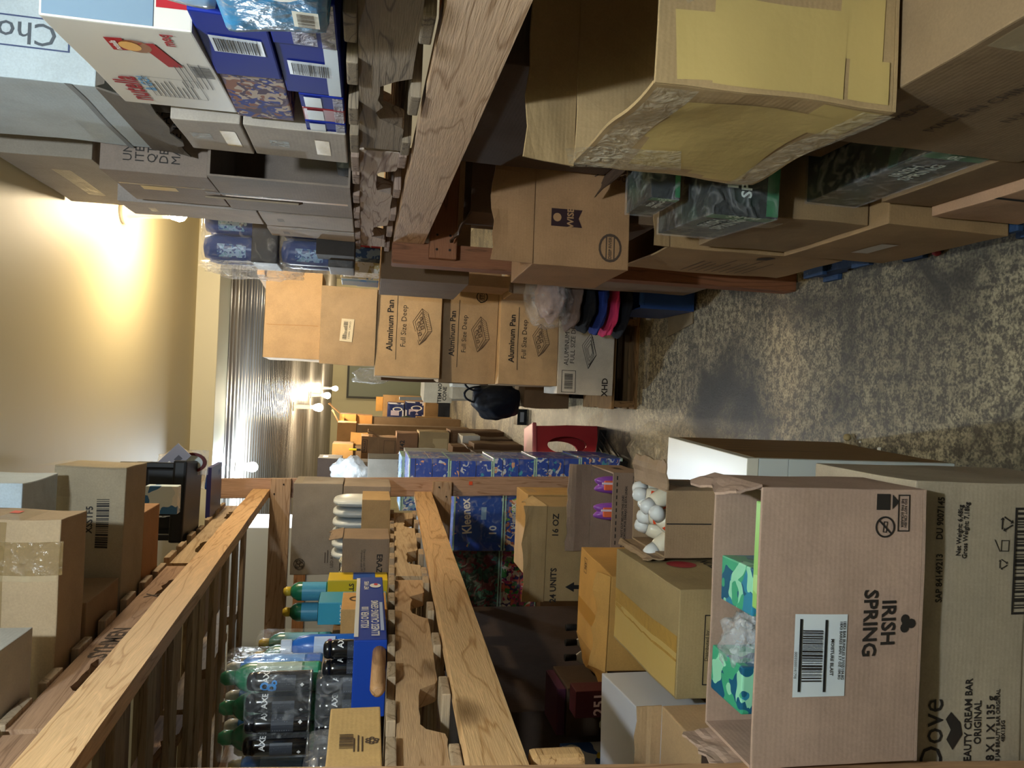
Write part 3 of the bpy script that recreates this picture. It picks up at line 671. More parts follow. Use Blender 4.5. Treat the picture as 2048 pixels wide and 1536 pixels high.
b = far('tan carton with torn paper window below the one marked BB142', (838, 864, 898, 912), 8.8, 'a38c66', .45, zb=.42) if False else far('tan carton with a paler patch below the one marked BB142', (838, 864, 898, 912), 8.8, 'a38c66', .45)
put(b, 'F', rectg(.2, .17), .35, .3, plain('b8a27a', .8), 'paper_patch')
far('brown carton at floor level under the tan patched one', (900, 862, 985, 905), 8.9, '6f5238', .5, floor=True)
for i, (rc, Y, c, lb) in enumerate((((905, 893, 945, 918), 7.9, '7b5a3e', 'brown tied carton, upper one beside the tissue bundles'), ((948, 888, 1008, 918), 7.8, '76583f', 'brown tied carton at floor level beside the tissue bundles'), ((925, 872, 960, 893), 8.4, 'b9b5ac', 'grey white flat package on the brown cartons past the tissue bundles'))):
    b = far(lb, rc, Y, c, .45, floor=(i == 1))
    if i < 2: tape(b, 'F', .02, DIM[b.name][2], .5, .5, plain('cdbd98', .6)); tape(b, 'R', .02, DIM[b.name][2], .5, .5, plain('cdbd98', .6))
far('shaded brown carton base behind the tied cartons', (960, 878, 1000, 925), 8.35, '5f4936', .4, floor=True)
b = far('white flat carton with a round white knob on top', (812, 905, 902, 925), 7.2, 'c9ccd0', .5); turned('knob', b, [(.035, 0), (.045, .03), (.03, .06), (.01, .07)], WHITE, 14, (0, -.1, DIM[b.name][2]))
b = far('large grey carton with faint lettering behind the timber post', (735, 919, 856, 968), 6.2, '8b857c', .5, amp=.004); put(b, 'F', text('LIGHT\nCTN NO', .06), .5, .4, INK)
b = far('long grey carton lower than the lettered grey one', (858, 915, 960, 968), 6.15, '8f8a82', .5, amp=.004)
far('brown open carton beyond the lower tissue bundles', (958, 912, 1060, 968), 5.58, '7a6450', .5, floor=True, open_=True, flaps=(('R', .1, 120),))
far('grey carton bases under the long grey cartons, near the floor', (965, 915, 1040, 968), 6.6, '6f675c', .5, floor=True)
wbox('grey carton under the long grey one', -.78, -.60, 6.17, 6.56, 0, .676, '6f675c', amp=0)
# cartons carrying the raised ones of the far piles
for o in [q for q in COL.objects if q.parent is None and q.get('label') in (
    'orange tan open carton highest on the far left pile', 'tan carton with printing beside the topmost far left carton', 'brown carton with half open side in the far left pile', 'tan carton below the half open one in the far left pile',
    'white wire crate shape on the far left pile', 'dim violet brown carton with a label strip above the plastic bag', 'tan flat carton leaning in the far left pile', 'white flat carton with a round white knob on top', 'brown carton with small black lettering behind the cable', 'large grey carton with faint lettering behind the timber post', 'brown carton printed BB142 in the row along the left aisle')]:
    w, d, h, _, _ = DIM[o.name]; l = o.location
    zs = 0
    for q in [q for q in COL.objects if q.parent is None and q.name in DIM and q is not o]:
        a, b, c = DIM[q.name][:3]; m = q.location
        if abs(m.x-l.x) < (a+w)/2-.03 and abs(m.y-l.y) < (b+d)/2-.03 and m.z+c <= l.z+.01: zs = max(zs, m.z+c)
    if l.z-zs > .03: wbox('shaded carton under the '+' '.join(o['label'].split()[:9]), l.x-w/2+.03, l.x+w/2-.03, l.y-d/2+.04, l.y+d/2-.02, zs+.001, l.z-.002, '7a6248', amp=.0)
# white plastic bag draped over the grey carton
o = blob('white_plastic_bag', None, Vector((-.74, 6.38, R(735, 919, 856, 968, 6.2)[3]+.135)), (.13, .12, .15), film(.55, 'eef2f6', .3, .6, 14), 41, .3, 2.0, 4, folds=7)
o.rotation_euler = (0, 0, 0); tag(o, 'slumped translucent white plastic bag above the grey carton', 'bag')
o = slab('screwdriver', None, -.012, .012, -.012, .012, 0, .09, plain('d8c822', .4), .005, loc=(at(740, 900, 1, 9.6).x, 9.6, R(722, 872, 757, 922, 9.42)[3]+.052)); tag(o, 'yellow and black screwdriver handle sticking up near the white bag', 'tool')
slab('black_grip', o, -.013, .013, -.013, .013, -.05, .0, plain('151515', .5), .003)
# Kleenex bundles stacked beyond the far left post
KB = ('1446b4', '1446b4', '1446b4', '1446b4', '1446b4', '1446b4', '1446b4', '1446b4', '1446b4', '1446b4', 'c9d4e4', '1446b4', '1446b4', 'd9a58a', '1446b4', '3f9fc0', '1446b4')
def kleenex(label, X0, X1, Y0, Y1, Z0, Z1, cols=KB, front='1c48a4', txt=True, seed=0, sc=26, grp='bundles of boxed tissues'):
    b = wbox(label, X0, X1, Y0, Y1, Z0, Z1, mat=patches(cols, sc, .3, seed), name='tissue_bundle', cat='tissue pack', amp=.004, group=grp, bodyname='tissue_boxes')
    w, d, h, _, _ = DIM[b.name]
    if front: put(b, 'F', rectg(w*.82, h*.84, 8), .56, .48, plain(front, .3), 'blue_panel', off=.004)
    if txt:
        put(b, 'F', text('Kleenex', h*.26, True, .8), .60, .74, WHITE, rot=6, off=.006); put(b, 'F', text('10', h*.2, True), .35, .2, WHITE, off=.006); put(b, 'F', rectg(.07, .03), .65, .4, plain('8fb0d0', .4), 'pale_panel', off=.006)
    for i in range(1, int(h/.1)+1) if not front else (): put(b, 'F', rectg(w, .003), .5, i*.1/h, BLACK, 'box_gap', off=.002)
    for q in (.02, .98): put(b, 'R', rectg(d, h*.04, 4), .5, q, plain('a9d8c4', .35), 'bundle_edge', off=.002); put(b, 'F', rectg(w, h*.03, 4), .5, q, plain('a9d8c4', .35), 'bundle_edge', off=.002)
    put(b, 'R', rectg(d*.9, .004, 4), .5, .5, plain('e9e2c4', .4), 'box_seam', off=.002)
    bm = bmesh.new(); bmbox(bm, -w/2-.005, w/2+.005, -d/2-.006, d/2+.005, .001, h+.004, .004); link('shrink_wrap', tomesh(bm), film(.04), b)
    return b
kz = [(0.03, .30), (.302, .56), (.562, .80), (.802, 1.03), (1.032, 1.25)]
for i, (x0, x1, z0, z1, lb) in enumerate((
    (-.59, -.40, .03, .30, 'lowest blue tissue bundle standing at the aisle edge past the post'),
    (-.59, -.41, .302, .58, 'second lowest blue tissue bundle at the aisle edge past the post'),
    (-.59, -.42, .582, .84, 'third blue tissue bundle up with cream stripes at the aisle edge'),
    (-.59, -.44, .842, 1.10, 'fourth blue tissue bundle with green plastic edges past the post'),
    (-.59, -.43, 1.102, 1.34, 'topmost blue tissue bundle past the post, under clear film'))):
    kleenex(lb, x0, x1, 4.55, 5.0, z0, z1, front=None, txt=False, seed=i, grp='tissue bundles at the aisle edge')
kleenex('pale blue tissue bundle behind the topmost one at the aisle edge', -.82, -.47, 5.05, 5.45, .75, 1.36, ('7fb3d6', '2b62b8', 'e8eef0', '2b62b8', 'bfe0d8'), None, False, 9)
b = wbox('brown carton holding up the pale blue tissue bundle', -.86, -.62, 5.05, 5.5, 0, .745, CB5)
# seen through the left rack
kleenex('blue tissue bundle with a big 10 count panel seen through the left rack', -.93, -.60, 4.35, 4.7, .80, 1.09, KB, '174aa6', True, 3)
b_ = bpy.data.objects[-1] if False else None
kleenex('orange and blue tissue bundle below the 10 count one', -.93, -.60, 4.35, 4.7, .58, .795, ('c2622e', '1c48a4', '1c48a4', 'f0c9a0', '7fc04a'), None, True, 5)
kleenex('dark green and red patterned tissue bundle at the left behind the rack', -1.32, -.94, 4.4, 4.7, .80, 1.09, ('15302a', '5a1e2a', '1f5a4a', '3c7a6a', '1a2a22', '6a2a34'), None, False, 6)
kleenex('pink and green patterned tissue bundle behind the open 24 unit carton', -1.32, -.94, 4.4, 4.7, .58, .795, ('c23a7c', '3f9a4a', 'e0705a', 'e8e4dc', '3a2a6a'), None, False, 8)
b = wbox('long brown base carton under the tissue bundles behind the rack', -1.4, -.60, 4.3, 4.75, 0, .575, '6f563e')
# white panel and wooden boards seen through the upper rack
o = root('white_cabinet', 'tall white cabinet side lit cold behind the upper left rack', 'cabinet', (-1.55, 5.0, 0))
slab('side_panel', o, -.45, .62, 0, .03, 0, 2.30, plain('cfd6da', .5), .002); slab('side_panel', o, -.45, -.42, .03, .5, 0, 2.3, plain('cfd6da', .5), .002); slab('side_panel', o, .59, .62, .03, .5, 0, 2.3, plain('cfd6da', .5), .002)
slab('wooden_rail', o, -.45, .62, -.03, -.002, 1.93, 2.0, wood('a87850', '7a5030', 'X', 1, .6), .002)
# red plastic step stool and black rack on the floor beyond the tissue
X0, X1, Z0, Z1 = R(1048, 876, 1178, 912, 5.3)
o = root('red_step_stool', 'red plastic step stool with an oval hand hole, standing past the tissue bundles', 'stool', ((X0+X1)/2, 5.3, 0), .2)
def holed(w, h, t, ax, az, n=32):
    bm = bmesh.new()
    def sq(a):
        c, s_ = math.cos(a), math.sin(a); k = 1/max(abs(c), abs(s_)); return c*k*w/2*(1-.12*(s_ > 0)*min(1, s_)), s_*k*h/2
    L = []
    for y in (0, t):
        o1 = [bm.verts.new((*[sq(i*2*math.pi/n)[0]], y, sq(i*2*math.pi/n)[1])) for i in range(n)]
        i1 = [bm.verts.new((ax*math.cos(i*2*math.pi/n), y, az*math.sin(i*2*math.pi/n))) for i in range(n)]
        L.append((o1, i1))
    for i in range(n):
        j = (i+1) % n
        bm.faces.new((L[0][0][i], L[0][0][j], L[0][1][j], L[0][1][i])); bm.faces.new((L[1][0][i], L[1][1][i], L[1][1][j], L[1][0][j]))
        bm.faces.new((L[0][0][i], L[1][0][i], L[1][0][j], L[0][0][j])); bm.faces.new((L[0][1][i], L[0][1][j], L[1][1][j], L[1][1][i]))
    return tomesh(bm)
REDP = plain('b23238', .4)
link('leg_panel', holed(.28, .44, .03, .06, .14), REDP, o, (0, -.12, .22)); link('leg_panel', holed(.28, .44, .03, .06, .14), REDP, o, (0, .12, .22))
slab('step', o, -.15, .15, -.14, .16, .44, .47, plain('c8676a', .4), .01)
P = at(1190, 905, 2, .0)
o = root('wire_rack', 'black folded wire rack lying on the floor beside the red stool', 'rack', (P.x-.1, P.y-.4, .0), -.35)
for i in range(8): slab('wire', o, -.2+i*.055, -.192+i*.055, -.25, .25, .03, .04, BLACK, .001)
for y in (-.25, .24): slab('frame_bar', o, -.21, .2, y, y+.012, .0, .05, BLACK, .002)
o = blob('clear_plastic_bag', None, (-.28, 3.9, .085), (.14, .3, .09), film(.14, 'e8e0c8'), 51, .3, 2.0, 4, folds=6); tag(o, 'crumpled clear plastic bag on the floor beyond the white cabinet', 'bag')
# ================================================================== LEFT MIDDLE SHELF
def zdl(y): return zl(y)+.1235
def zdu(y): return zu(y)+.1225
def cylput(parent, geo, r, z, ang, mat, name='printed_lettering', off=.0007, label=None, dens=.008):
    """wrap flat printing round a can; ang 0 faces the camera (-Y), positive towards +X"""
    V, F = geo
    me = bpy.data.meshes.new(name); a0 = math.radians(ang)
    me.from_pydata([((r+off)*math.sin(a0+x/r), -(r+off)*math.cos(a0+x/r), z+y) for x, y in V], [], F); me.update()
    o = link(name, me, mat, parent)
    if label: o['label'] = label
    return o
GL = plain('0c0d10', .18, spec=.7, coat=.4)
def spray_can(label, x, y, z, ang=0, r=.0235, h=.152, group='black body spray cans'):
    c = root('body_spray_can', label, 'spray can', (x, y, z), math.radians(ang), group)
    turned('can_body', c, [(r*.93, 0), (r, .004), (r, h*.80), (r*.96, h*.84), (r*.90, h*.87)], GL, 22)
    turned('spray_cap', c, [(r*.90, h*.87), (r*.92, h*.92), (r*.82, h*.975), (r*.5, h), (r*.2, h*1.003)], plain('16171b', .25, spec=.6), 22)
    turned('silver_rim', c, [(r*1.01, .001), (r*1.03, .003), (r*1.0, .006)], plain('b8b8b4', .25, .9), 22)
    cylput(c, mv(rectg(r*1.9, h*.34, 8), 0, 0), r, h*.42, -8, plain('3a3d44', .35), 'fine_print_panel')
    cylput(c, mv(linesg(r*1.6, 8, h*.035, .0014), 0, 0), r+.0004, h*.42, -8, plain('9aa0a8', .4), 'fine_print')
    cylput(c, mv(rectg(.007, .007), 0, 0, .785), r, h*.15, -8, WHITE, 'printed_diamond')
    cylput(c, text('AXE', .019, True), r, h*.70, 50, WHITE)
    return c
n_ = 0
for tier, (z, ys) in enumerate(((1.700, (-.728, -.776, -.824, -.872)), (1.5375, (-.742, -.79, -.838, -.886)))):
    for k, x in enumerate(ys):
        lb = ('%s of four cans in the %s tier of black body spray' % (('rightmost', 'second from the right', 'third from the right', 'leftmost')[k], ('upper', 'lower')[tier]))
        c = spray_can(lb, x, 1.93-.008*k-.0*tier, z+tier*0, (4, -20, 35, -12)[k]+tier*30)
        if tier == 0 and k == 0: cylput(c, join(mv(ringg(.011, .006, 9), 0, .004), mv(ringg(.012, .005, 7), -.004, -.012, .5), mv(ringg(.007, .003, 7), .008, -.018)), .0242, .105, -14, plain('3f8fd8', .3), 'blue_splash')
pk = slab('shrink_wrap', None, -.102, .102, -.031, .031, 0, .158, film(.05), .012, loc=(-.80, 1.926, 1.697)); tag(pk, 'clear shrink wrap round the upper tier of black spray cans', 'plastic wrap')
pk = slab('shrink_wrap', None, -.102, .102, -.031, .031, 0, .156, film(.07), .012, loc=(-.812, 1.926, 1.535)); tag(pk, 'clear shrink wrap round the lower tier of black spray cans', 'plastic wrap')
spb = wbox('brown carton behind the spray cans on the left shelf, under the wrapped bottles', -1.30, -.715, 1.985, 2.13, zdl(1.985), 1.683, CB5)
for k, x in enumerate((-.655, -.702)):
    c = spray_can('%s body spray can with a silver cap beside the wooden stick' % ('right hand' if k == 0 else 'left hand'), x, 2.04 if 0 else 1.93, 1.5375, 20+k*30, h=.14, group=None)
for k in range(3):
    c = spray_can('%s black can lying nearest the photographer at the left frame edge' % ('highest', 'middle', 'lowest')[k], -.80-.006*k, 1.62, 1.545+.0*k, 0) if 0 else None
o = slab('shrink_wrap', None, -.13, .1, -.09, .09, 0, .16, film(.12, 'cfd2d6', .2, .9, 10), .03, loc=(-.86, 1.66, zdl(1.57))); tag(o, 'crumpled clear wrapping over the silver cans nearest the left edge', 'plastic wrap')
for k in range(4):
    c = spray_can('silver topped can number-free row'.replace('number-free row', ('far right', 'near right', 'far left', 'near left')[k]+' in the crumpled wrap at the left edge'), -.83-.06*(k//2), 1.70-.06*(k % 2), zdl(1.57)+.001, 10, h=.15, group='cans in the crumpled wrap')
    for ch in c.children:
        if ch.name.startswith('spray_cap'): ch.data = ch.data.copy(); ch.data.materials.clear(); ch.data.materials.append(plain('a9aaad', .25, .7))
# wooden stick
o = root('wooden_stick', 'rounded light wooden stick lying along the pallet edge below the spray cans', 'stick', (-.60, 1.52, zdl(1.5)+.016))
turned('handle', o, [(.006, 0), (.012, .004), (.0155, .02), (.0155, .25), (.014, .52), (.008, .56)], wood('b88d62', '8a6038', 'Z', 1, .5, False), 14, rot=(-math.pi/2-.03, 0, .05))
# honey carton nearest
b = wbox('honey brown carton nearest the camera on the lower left pallet, grape logo and barcode', -.93, -.625, 1.18, 1.495, zdl(1.18), zdl(1.18)+.092, 'c4a068', rz=-4, amp=.003)
put(b, 'R', barcode(.05, .024, 8), .62, .66, INKB, 'printed_barcode', rot=180); put(b, 'R', linesg(.07, 3, .007, .002), .62, .40, INKB, 'fine_print'); put(b, 'R', join(*[mv(ringg(.005, .002, 8), .008*math.cos(a), .008*math.sin(a)) for a in range(0, 6)]), .62, .18, INKB, 'printed_emblem')
# blue box KILLS OVER 100
b = wbox('long blue box saying kills over 100 illness causing germs, on the pallet edge', -.76, -.585, 1.78, 2.36, zdl(1.78), zdl(1.78)+.075, mat=plain('1b3f9c', .5, spec=.15), name='wipes_box', amp=.002)
put(b, 'R', text('KILLS OVER 100\nILLNESS CAUSING GERMS', .026, True), .30, .50, WHITE); put(b, 'R', rectg(.54, .010, 12), .5, .94, WHITE, 'white_band'); put(b, 'R', rectg(.24, .008, 4), .32, .13, plain('b9c8e4'), 'pale_band')
put(b, 'R', text('WET WIPES', .018, True), .82, .62, WHITE); put(b, 'R', discg(.016, 16, 1.5), .82, .3, WHITE, 'printed_emblem'); put(b, 'R', discg(.006, 12, 2), .84, .28, plain('c92a36'), 'red_mark', off=.002)
b = wbox('small tan carton with a slanted top and oval stamp behind the blue wipes box', -.86, -.70, 2.42, 2.62, zdl(2.42), zdl(2.42)+.14, 'c79a5f', amp=.003)
put(b, 'F', frame2(.055, .05, .002), .65, .42, INKB, name='printed_table'); put(b, 'R', ringg(.02, .014, 18, 1.3), .6, .7, INKB, 'oval_stamp')
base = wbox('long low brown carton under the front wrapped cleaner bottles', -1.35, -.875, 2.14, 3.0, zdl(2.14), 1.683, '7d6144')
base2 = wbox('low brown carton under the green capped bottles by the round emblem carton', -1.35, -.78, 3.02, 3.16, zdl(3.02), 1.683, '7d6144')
def wipes(label, x, y, z, lab, cap, body, grp, h=.245, r=.036, txt='', low='d8b62a'):
    c = root('cleaner_bottle', label, 'bottle', (x, y, z), 0, grp)
    turned('bottle_body', c, [(r*.9, 0), (r, .006), (r, h*.72), (r*.8, h*.8), (r*.45, h*.86)], plain(body, .25, spec=.6), 20)
    turned('cap', c, [(r*.48, h*.86), (r*.5, h*.95), (r*.3, h)], plain(cap, .3), 16)
    cylput(c, rectg(r*2.6, h*.45, 12), r, h*.42, 12, plain(lab, .35), 'label_panel'); cylput(c, rectg(r*2.7, h*.14, 12), r, h*.10, 12, plain(low, .35), 'label_band')
    cylput(c, linesg(r*1.9, 9, h*.045, .0018, int(x*99)), r+.0005, h*.44, 10, plain('6d7f90', .4), 'fine_print')
    if txt: cylput(c, text(txt, .018, True), r+.0006, h*.12, 12, WHITE)
    return c
g1 = 'wrapped cleaner bottles on the left shelf'
rows_ = ((2.03, -.755, 'aebfae', '1f7a52', '2a8a60', '2f9f7a', ''), (2.12, -.765, '6f9fd8', '2c6fb8', 'e0dccf', '3f6fc0', ''), (2.21, -.915, '7fa8dc', '3a6fb0', 'd8c890', '3f6fc0', ''), (2.31, -.915, 'b9cdc8', '4a7f6f', 'c9b878', 'd9c02a', ''),
    (2.41, -.915, 'c3d0d4', '5a7f7a', 'c9b060', 'd9c02a', ''), (2.52, -.915, 'b4c8c8', '2f8a62', '3a8a60', 'd9c02a', ''), (2.64, -.915, '9fc0cc', '2f8a70', 'c9b060', '3aa0b4', 'MORE'), (2.77, -.915, '6fb0cc', '2c8a80', 'd0b23c', '3aa0b4', 'WIPES'))
for j, (y0, x0_, lab, body, cap, low, tx) in enumerate(rows_):
    for k in range(3):
        wipes('%s bottle in the %s row of wrapped cleaner bottles on the left shelf' % (('right', 'middle', 'left')[k], ('nearest', 'second', 'third', 'fourth', 'fifth', 'sixth', 'seventh', 'farthest')[j]), x0_-.075*k, y0, 1.684, lab, cap, body, g1, txt=tx, low=low)
for j in range(4):
    o = slab('shrink_wrap', None, -.12, .125, -.09, .09, 0, .25, film(.06, 'f0f0e8', .12, 1, 20), .03, loc=((-.84, -.99, -.99, -.99)[j], (2.08, 2.26, 2.47, 2.71)[j], 1.684)); tag(o, 'clear shrink wrap round the %s rows of cleaner bottles' % ('nearest two', 'third and fourth', 'fifth and sixth', 'two farthest')[j], 'plastic wrap')
for k, x in enumerate((-.82, -.90)): wipes('%s green capped bottle by the big plain carton, under film' % ('right', 'left')[k], x, 3.09, 1.684, '4f9fc4', 'd0b23c', '1f6f50', None, .20, txt='WIPES', low='3aa5c8')
for i, (x0, x1, y0, y1, c, lb, tt) in enumerate(((-.95, -.80, 2.42+.58, 3.02, '', '', ''),)): pass
b = wbox('teal wipes box reading more wipes with a yellow top edge', -.82, -.745, 2.66, 2.80, zdl(2.66), 1.73, mat=plain('3f9ec0', .3), name='wipes_box', amp=.0)
put(b, 'F', text('MORE\nWIPES', .022, True), .5, .6, WHITE); put(b, 'R', text('MORE WIPES', .018, True), .5, .6, WHITE); put(b, 'T', rectg(.07, .13), .5, .5, plain('d9c02a', .4), 'yellow_panel')
b = wbox('yellow and blue wipes box beside the teal one', -.80, -.72, 2.86, 2.98, zdl(2.86), 1.71, mat=plain('d9b92a', .35), name='wipes_box', amp=.0)
put(b, 'F', text('KILLS', .024, True), .5, .6, INK); put(b, 'R', rectg(.10, .08), .5, .4, plain('2a55a8', .4), 'blue_panel')
# blue spray bottle and its wrapped neighbour
o = root('spray_bottle', 'blue spray bottle with white trigger head beside the black cans', 'bottle', (-.78, 2.33, 1.60), .3)
base3 = wbox('small carton under the blue spray bottle', -.88, -.70, 2.31, 2.405, zdl(2.31), 1.598, '8b6a48', amp=0) if 0 else wbox('low brown carton beneath the blue bottle that has a white trigger', -.87, -.705, 2.305, 2.36, zdl(2.305), 1.598, '8b6a48', amp=0)
turned('bottle_body', o, [(.03, 0), (.034, .005), (.034, .13), (.028, .165), (.013, .185)], plain('2f6fc8', .25), 20, sy=.7)
slab('trigger_head', o, -.03, .02, -.014, .014, .182, .215, plain('d4dae4', .35), .005); slab('trigger', o, -.034, -.026, -.006, .006, .14, .185, plain('d4dae4', .35), .002)
cylput(o, rectg(.05, .06, 8), .034, .09, 10, plain('c4d4ec', .4), 'label_panel'); cylput(o, discg(.008), .0345, .075, 22, plain('9a3a70'), 'round_mark')
# light-bulb carton, white pouches
b = fbox('large plain carton with a round curly emblem, upper one by the left timber post', (583, 967, 682, 1150), 3.8, .27, '948a7e', amp=.003, name='cardboard_box', zb=1.694)
w, d, h, _, _ = DIM[b.name]
def ge(s): return join(ringg(s, s*.9, 28), mv(ringg(s*.42, s*.33, 14), -s*.3, s*.3), mv(ringg(s*.42, s*.33, 14), s*.34, s*.1), mv(ringg(s*.42, s*.33, 14), -s*.1, -s*.4), mv(rectg(s*.5, s*.09), s*.45, -.0*s), *[mv(ringg(s*.2, s*.13, 8), s*.68*math.cos(a), s*.68*math.sin(a)) for a in (.8, 2.4, 4.0, 5.5)])
put(b, 'F', ge(.026), .12, .82, name='printed_emblem'); put(b, 'F', text('LED A19', .02), .16, .16, INKB); put(b, 'F', linesg(.08, 2, .012, .003), .22, .25, INKB, 'fine_print')
tape(b, 'R', .2, .03, .5, .9, TAPEC); tape(b, 'T', .38, .04, .5, .5, TAPEC)
b = wbox('plain tan carton under the round emblem carton, behind the white pouches', -.87, -.50, 3.79, 4.08, zdl(3.79), 1.691, 'a09080', amp=.003)
trayc = wbox('cut open carton tray holding the white pouches', -.815, -.51, 3.42, 3.70, zdl(3.42), 1.60, 'b9996c', name='cardboard_tray', open_=True, amp=.002)
for k in range(6):
    x = -.535-.047*k; o = root('white_pouch', ('rightmost', 'second from right', 'third from right', 'fourth from right', 'fifth from right', 'leftmost')[k]+' of the six plump white refill pouches standing on the left shelf', 'pouch', (x, 3.56, zdl(3.42)+.006), 0, 'white refill pouches')
    bm = bmesh.new(); bmesh.ops.create_uvsphere(bm, u_segments=20, v_segments=16, radius=1)
    for v in bm.verts:
        c_ = v.co; sg = lambda t, p: math.copysign(abs(t)**p, t)
        v.co = Vector((sg(c_.x, .8)*.023*(1+.04*noise.noise(c_*2+Vector((k, 0, 0)))), sg(c_.y, .6)*.11, .122+sg(c_.z, .62)*.122))
    link('pouch_body', tomesh(bm, smooth=True), plain('ccd2d4', .28, bump=.2, bs=8), o)
    if k == 0: slab('seam', o, -.001, .001, -.112, -.10, .02, .22, plain('dfe4e4', .3), 0)
b = fbox('small cut open carton with upside down lettering in front of the white pouches', (683, 1077, 775, 1185), 2.98, .20, '8f7a66', zb=zdl(2.98), amp=.003, open_=True, flaps=(('R', .05, 80),))
put(b, 'F', text('Diproduksi oleh PT LF Beauty\nDipasarkan oleh PT Johnson', .0105), .5, .55, rot=180); put(b, 'F', text('ERAZY', .03, True), .5, .2, rot=180)
for k in range(2):
    o = blob('striped_sachet', None, (-.70-.05*k, 3.09+.03*k, 1.62), (.028, .03, .06), patches(('e6dcc0', 'e6dcc0', '2a2622', 'e6dcc0'), 60, .4, k), 60+k, .1, 2, 3); tag(o, 'black and cream %s poking out of the cut open carton' % ('sachet', 'second sachet')[k], 'sachet')
# ================================================================== LEFT UPPER SHELF
b = wbox('worn carton with long barcode XSSTF5, the tall one on the upper left pallets', -.84, -.262, 2.26, 2.46, zdu(2.46)+.002, 2.42, 'a3957c', rz=2, amp=.005)
w, d, h, _, _ = DIM[b.name]
put(b, 'F', barcode(.14, .032, 12), .735, .30, name='printed_barcode'); put(b, 'F', text('XSSTF5', .024, True), .75, .48); put(b, 'F', frame2(.13, .04, .005), .56, .66, name='printed_frame'); put(b, 'F', text('PRODUCTION', .014, True), .58, .62)
tape(b, 'R', .28, .22, .5, .55, TAPEC, n=6); tape(b, 'F', .3, .05, .6, .90, TAPEC)
b = wbox('taped carton with a red spot sticker nearest the camera, upper left', -.83, -.318, 1.775, 1.93, zdu(1.93)+.002, 2.43, 'b09878', rz=1, amp=.007)
tape(b, 'F', .07, .22, .84, .5, film(.45, 'a58a5c')); tape(b, 'F', .012, .2, .76, .5, TAPEC); tape(b, 'F', .5, .035, .5, .60, film(.5, 'a58a5c', .2, .3, 10)); put(b, 'R', rectg(.03, .02), .6, .6, plain('e05038', .5), 'red_sticker'); tape(b, 'R', .14, .06, .4, .5, TAPEC)
b = wbox('pale blue white carton half hidden behind the red spot carton', -.80, -.27, 1.99, 2.2, 2.385, 2.56, 'b9c6cc', amp=.004, mat=card('bccad2'))
put(b, 'R', text('D.COMPLETE', .02), .5, .75)
wbox('flat brown carton under the pale blue white one', -.82, -.55, 1.98, 2.22, zdu(2.22)+.002, 2.383, '94795a', amp=.003)
b = wbox('small flat brown carton behind the XSSTF5 carton with a warm lit top', -.80, -.42, 2.48, 2.66, zdu(2.66)+.002, 2.33, 'a87c52', amp=.003)
b = wbox('white lidded carton at the far left edge on the upper pallet', -.90, -.50, 1.49, 1.64, zdu(1.64)+.002, 2.29, 'c4beb2', amp=.002)
# black desk organiser with contents
o = root('black_organizer', 'black mesh desk organizer with tall posts on the far upper left pallet', 'organizer', (-.49, 3.25, zdu(3.4)+.001), .1)
BP = plain('0e1117', .45)
slab('base_tray', o, -.16, .15, -.16, .14, 0, .05, BP, .01)
for x, y, z in ((-.14, -.14, .18), (.13, -.14, .24), (-.14, .12, .2), (.13, .12, .25)): slab('post', o, x-.011, x+.011, y-.011, y+.011, .04, z, BP, .004)
slab('divider', o, -.06, .02, -.13, -.12, .04, .19, BP, .01); slab('divider', o, .04, .12, -.1, -.09, .04, .16, BP, .01); slab('back_panel', o, -.13, .13, .1, .112, .04, .17, BP, .004)
o = slab('grey_card', None, -.085, .085, -.002, .002, -.035, .035, plain('8b8a9a', .4), 0, loc=at(336, 930, 1, 3.2)); o.rotation_euler = (0, .75, .1); tag(o, 'grey hang tag card tilted above the black organizer', 'card')
slab('printed_barcode', o, .03, .055, -.0028, -.002, -.02, .0, plain('4c4b58', .5), 0); slab('white_mark', o, 0, .015, -.0028, -.002, .0, .008, WHITE, 0)
p = at(385, 925, 1, 3.3)
o = root('packaged_brush', 'oval packaged item with a dark red ring and white paper, standing behind the black organizer', 'package', p)
for nm, g_, mt, yy in (('red_ring', ringg(.055, .04, 28, .72), plain('5c1f22', .3), -.004), ('white_insert', discg(.041, 24, .72), plain('cfe0e6', .3), 0), ('clear_card', poly([(-.05, -.06), (.05, -.06), (.05, .02), (.02, .075), (-.02, .075), (-.05, .02)]), film(.25), .003)):
    bm = bmesh.new(); V, F = g_; lo = [bm.verts.new((x, yy, y)) for x, y in V]; hi = [bm.verts.new((x, yy+.006, y)) for x, y in V]
    for f in F:
        bm.faces.new([lo[i] for i in f]); bm.faces.new([hi[i] for i in reversed(f)])
    be = [e for e in bm.edges if len(e.link_faces) == 1]
    bmesh.ops.bridge_loops(bm, edges=be) if False else None
    link(nm, tomesh(bm), mt, o)
for i, (lb, x, y, z, r3, m_) in enumerate((
    ('crumpled clear bag of small items beside the black organizer', -.40, 3.42, .09, (.09, .07, .10), film(.22, 'e8dcc4')),
    ('pale paper filled bag between the organizer posts', -.50, 3.33, .11, (.08, .06, .085), film(.5, 'dfe6ee', .3)))):
    o = blob('clear_bag', None, (x, y, zdu(3.4)+z), r3, m_, 70+i, .25, 2.4, 4, folds=6); tag(o, lb, 'bag')
wbox('slim white and blue package left of the organizer, partly hidden by the tall carton', -.50, -.40, 2.93, 2.98, zdu(2.98)+.001, 2.36, mat=patches(('cfe0ea', '2f6fae', 'e6ecf0', 'cfe0ea'), 14, .35, 2), name='slim_package', cat='package', amp=0)
p = at(427, 957, 1, 3.75)
o = wbox('small blue pouch with a clear top perched at the end of the upper pallet', p.x-.055, p.x+.05, 3.72, 3.78, p.z-.025, p.z+.03, mat=plain('24468e', .3), name='blue_pouch', cat='pouch', amp=0, ry=6, bev=.012)
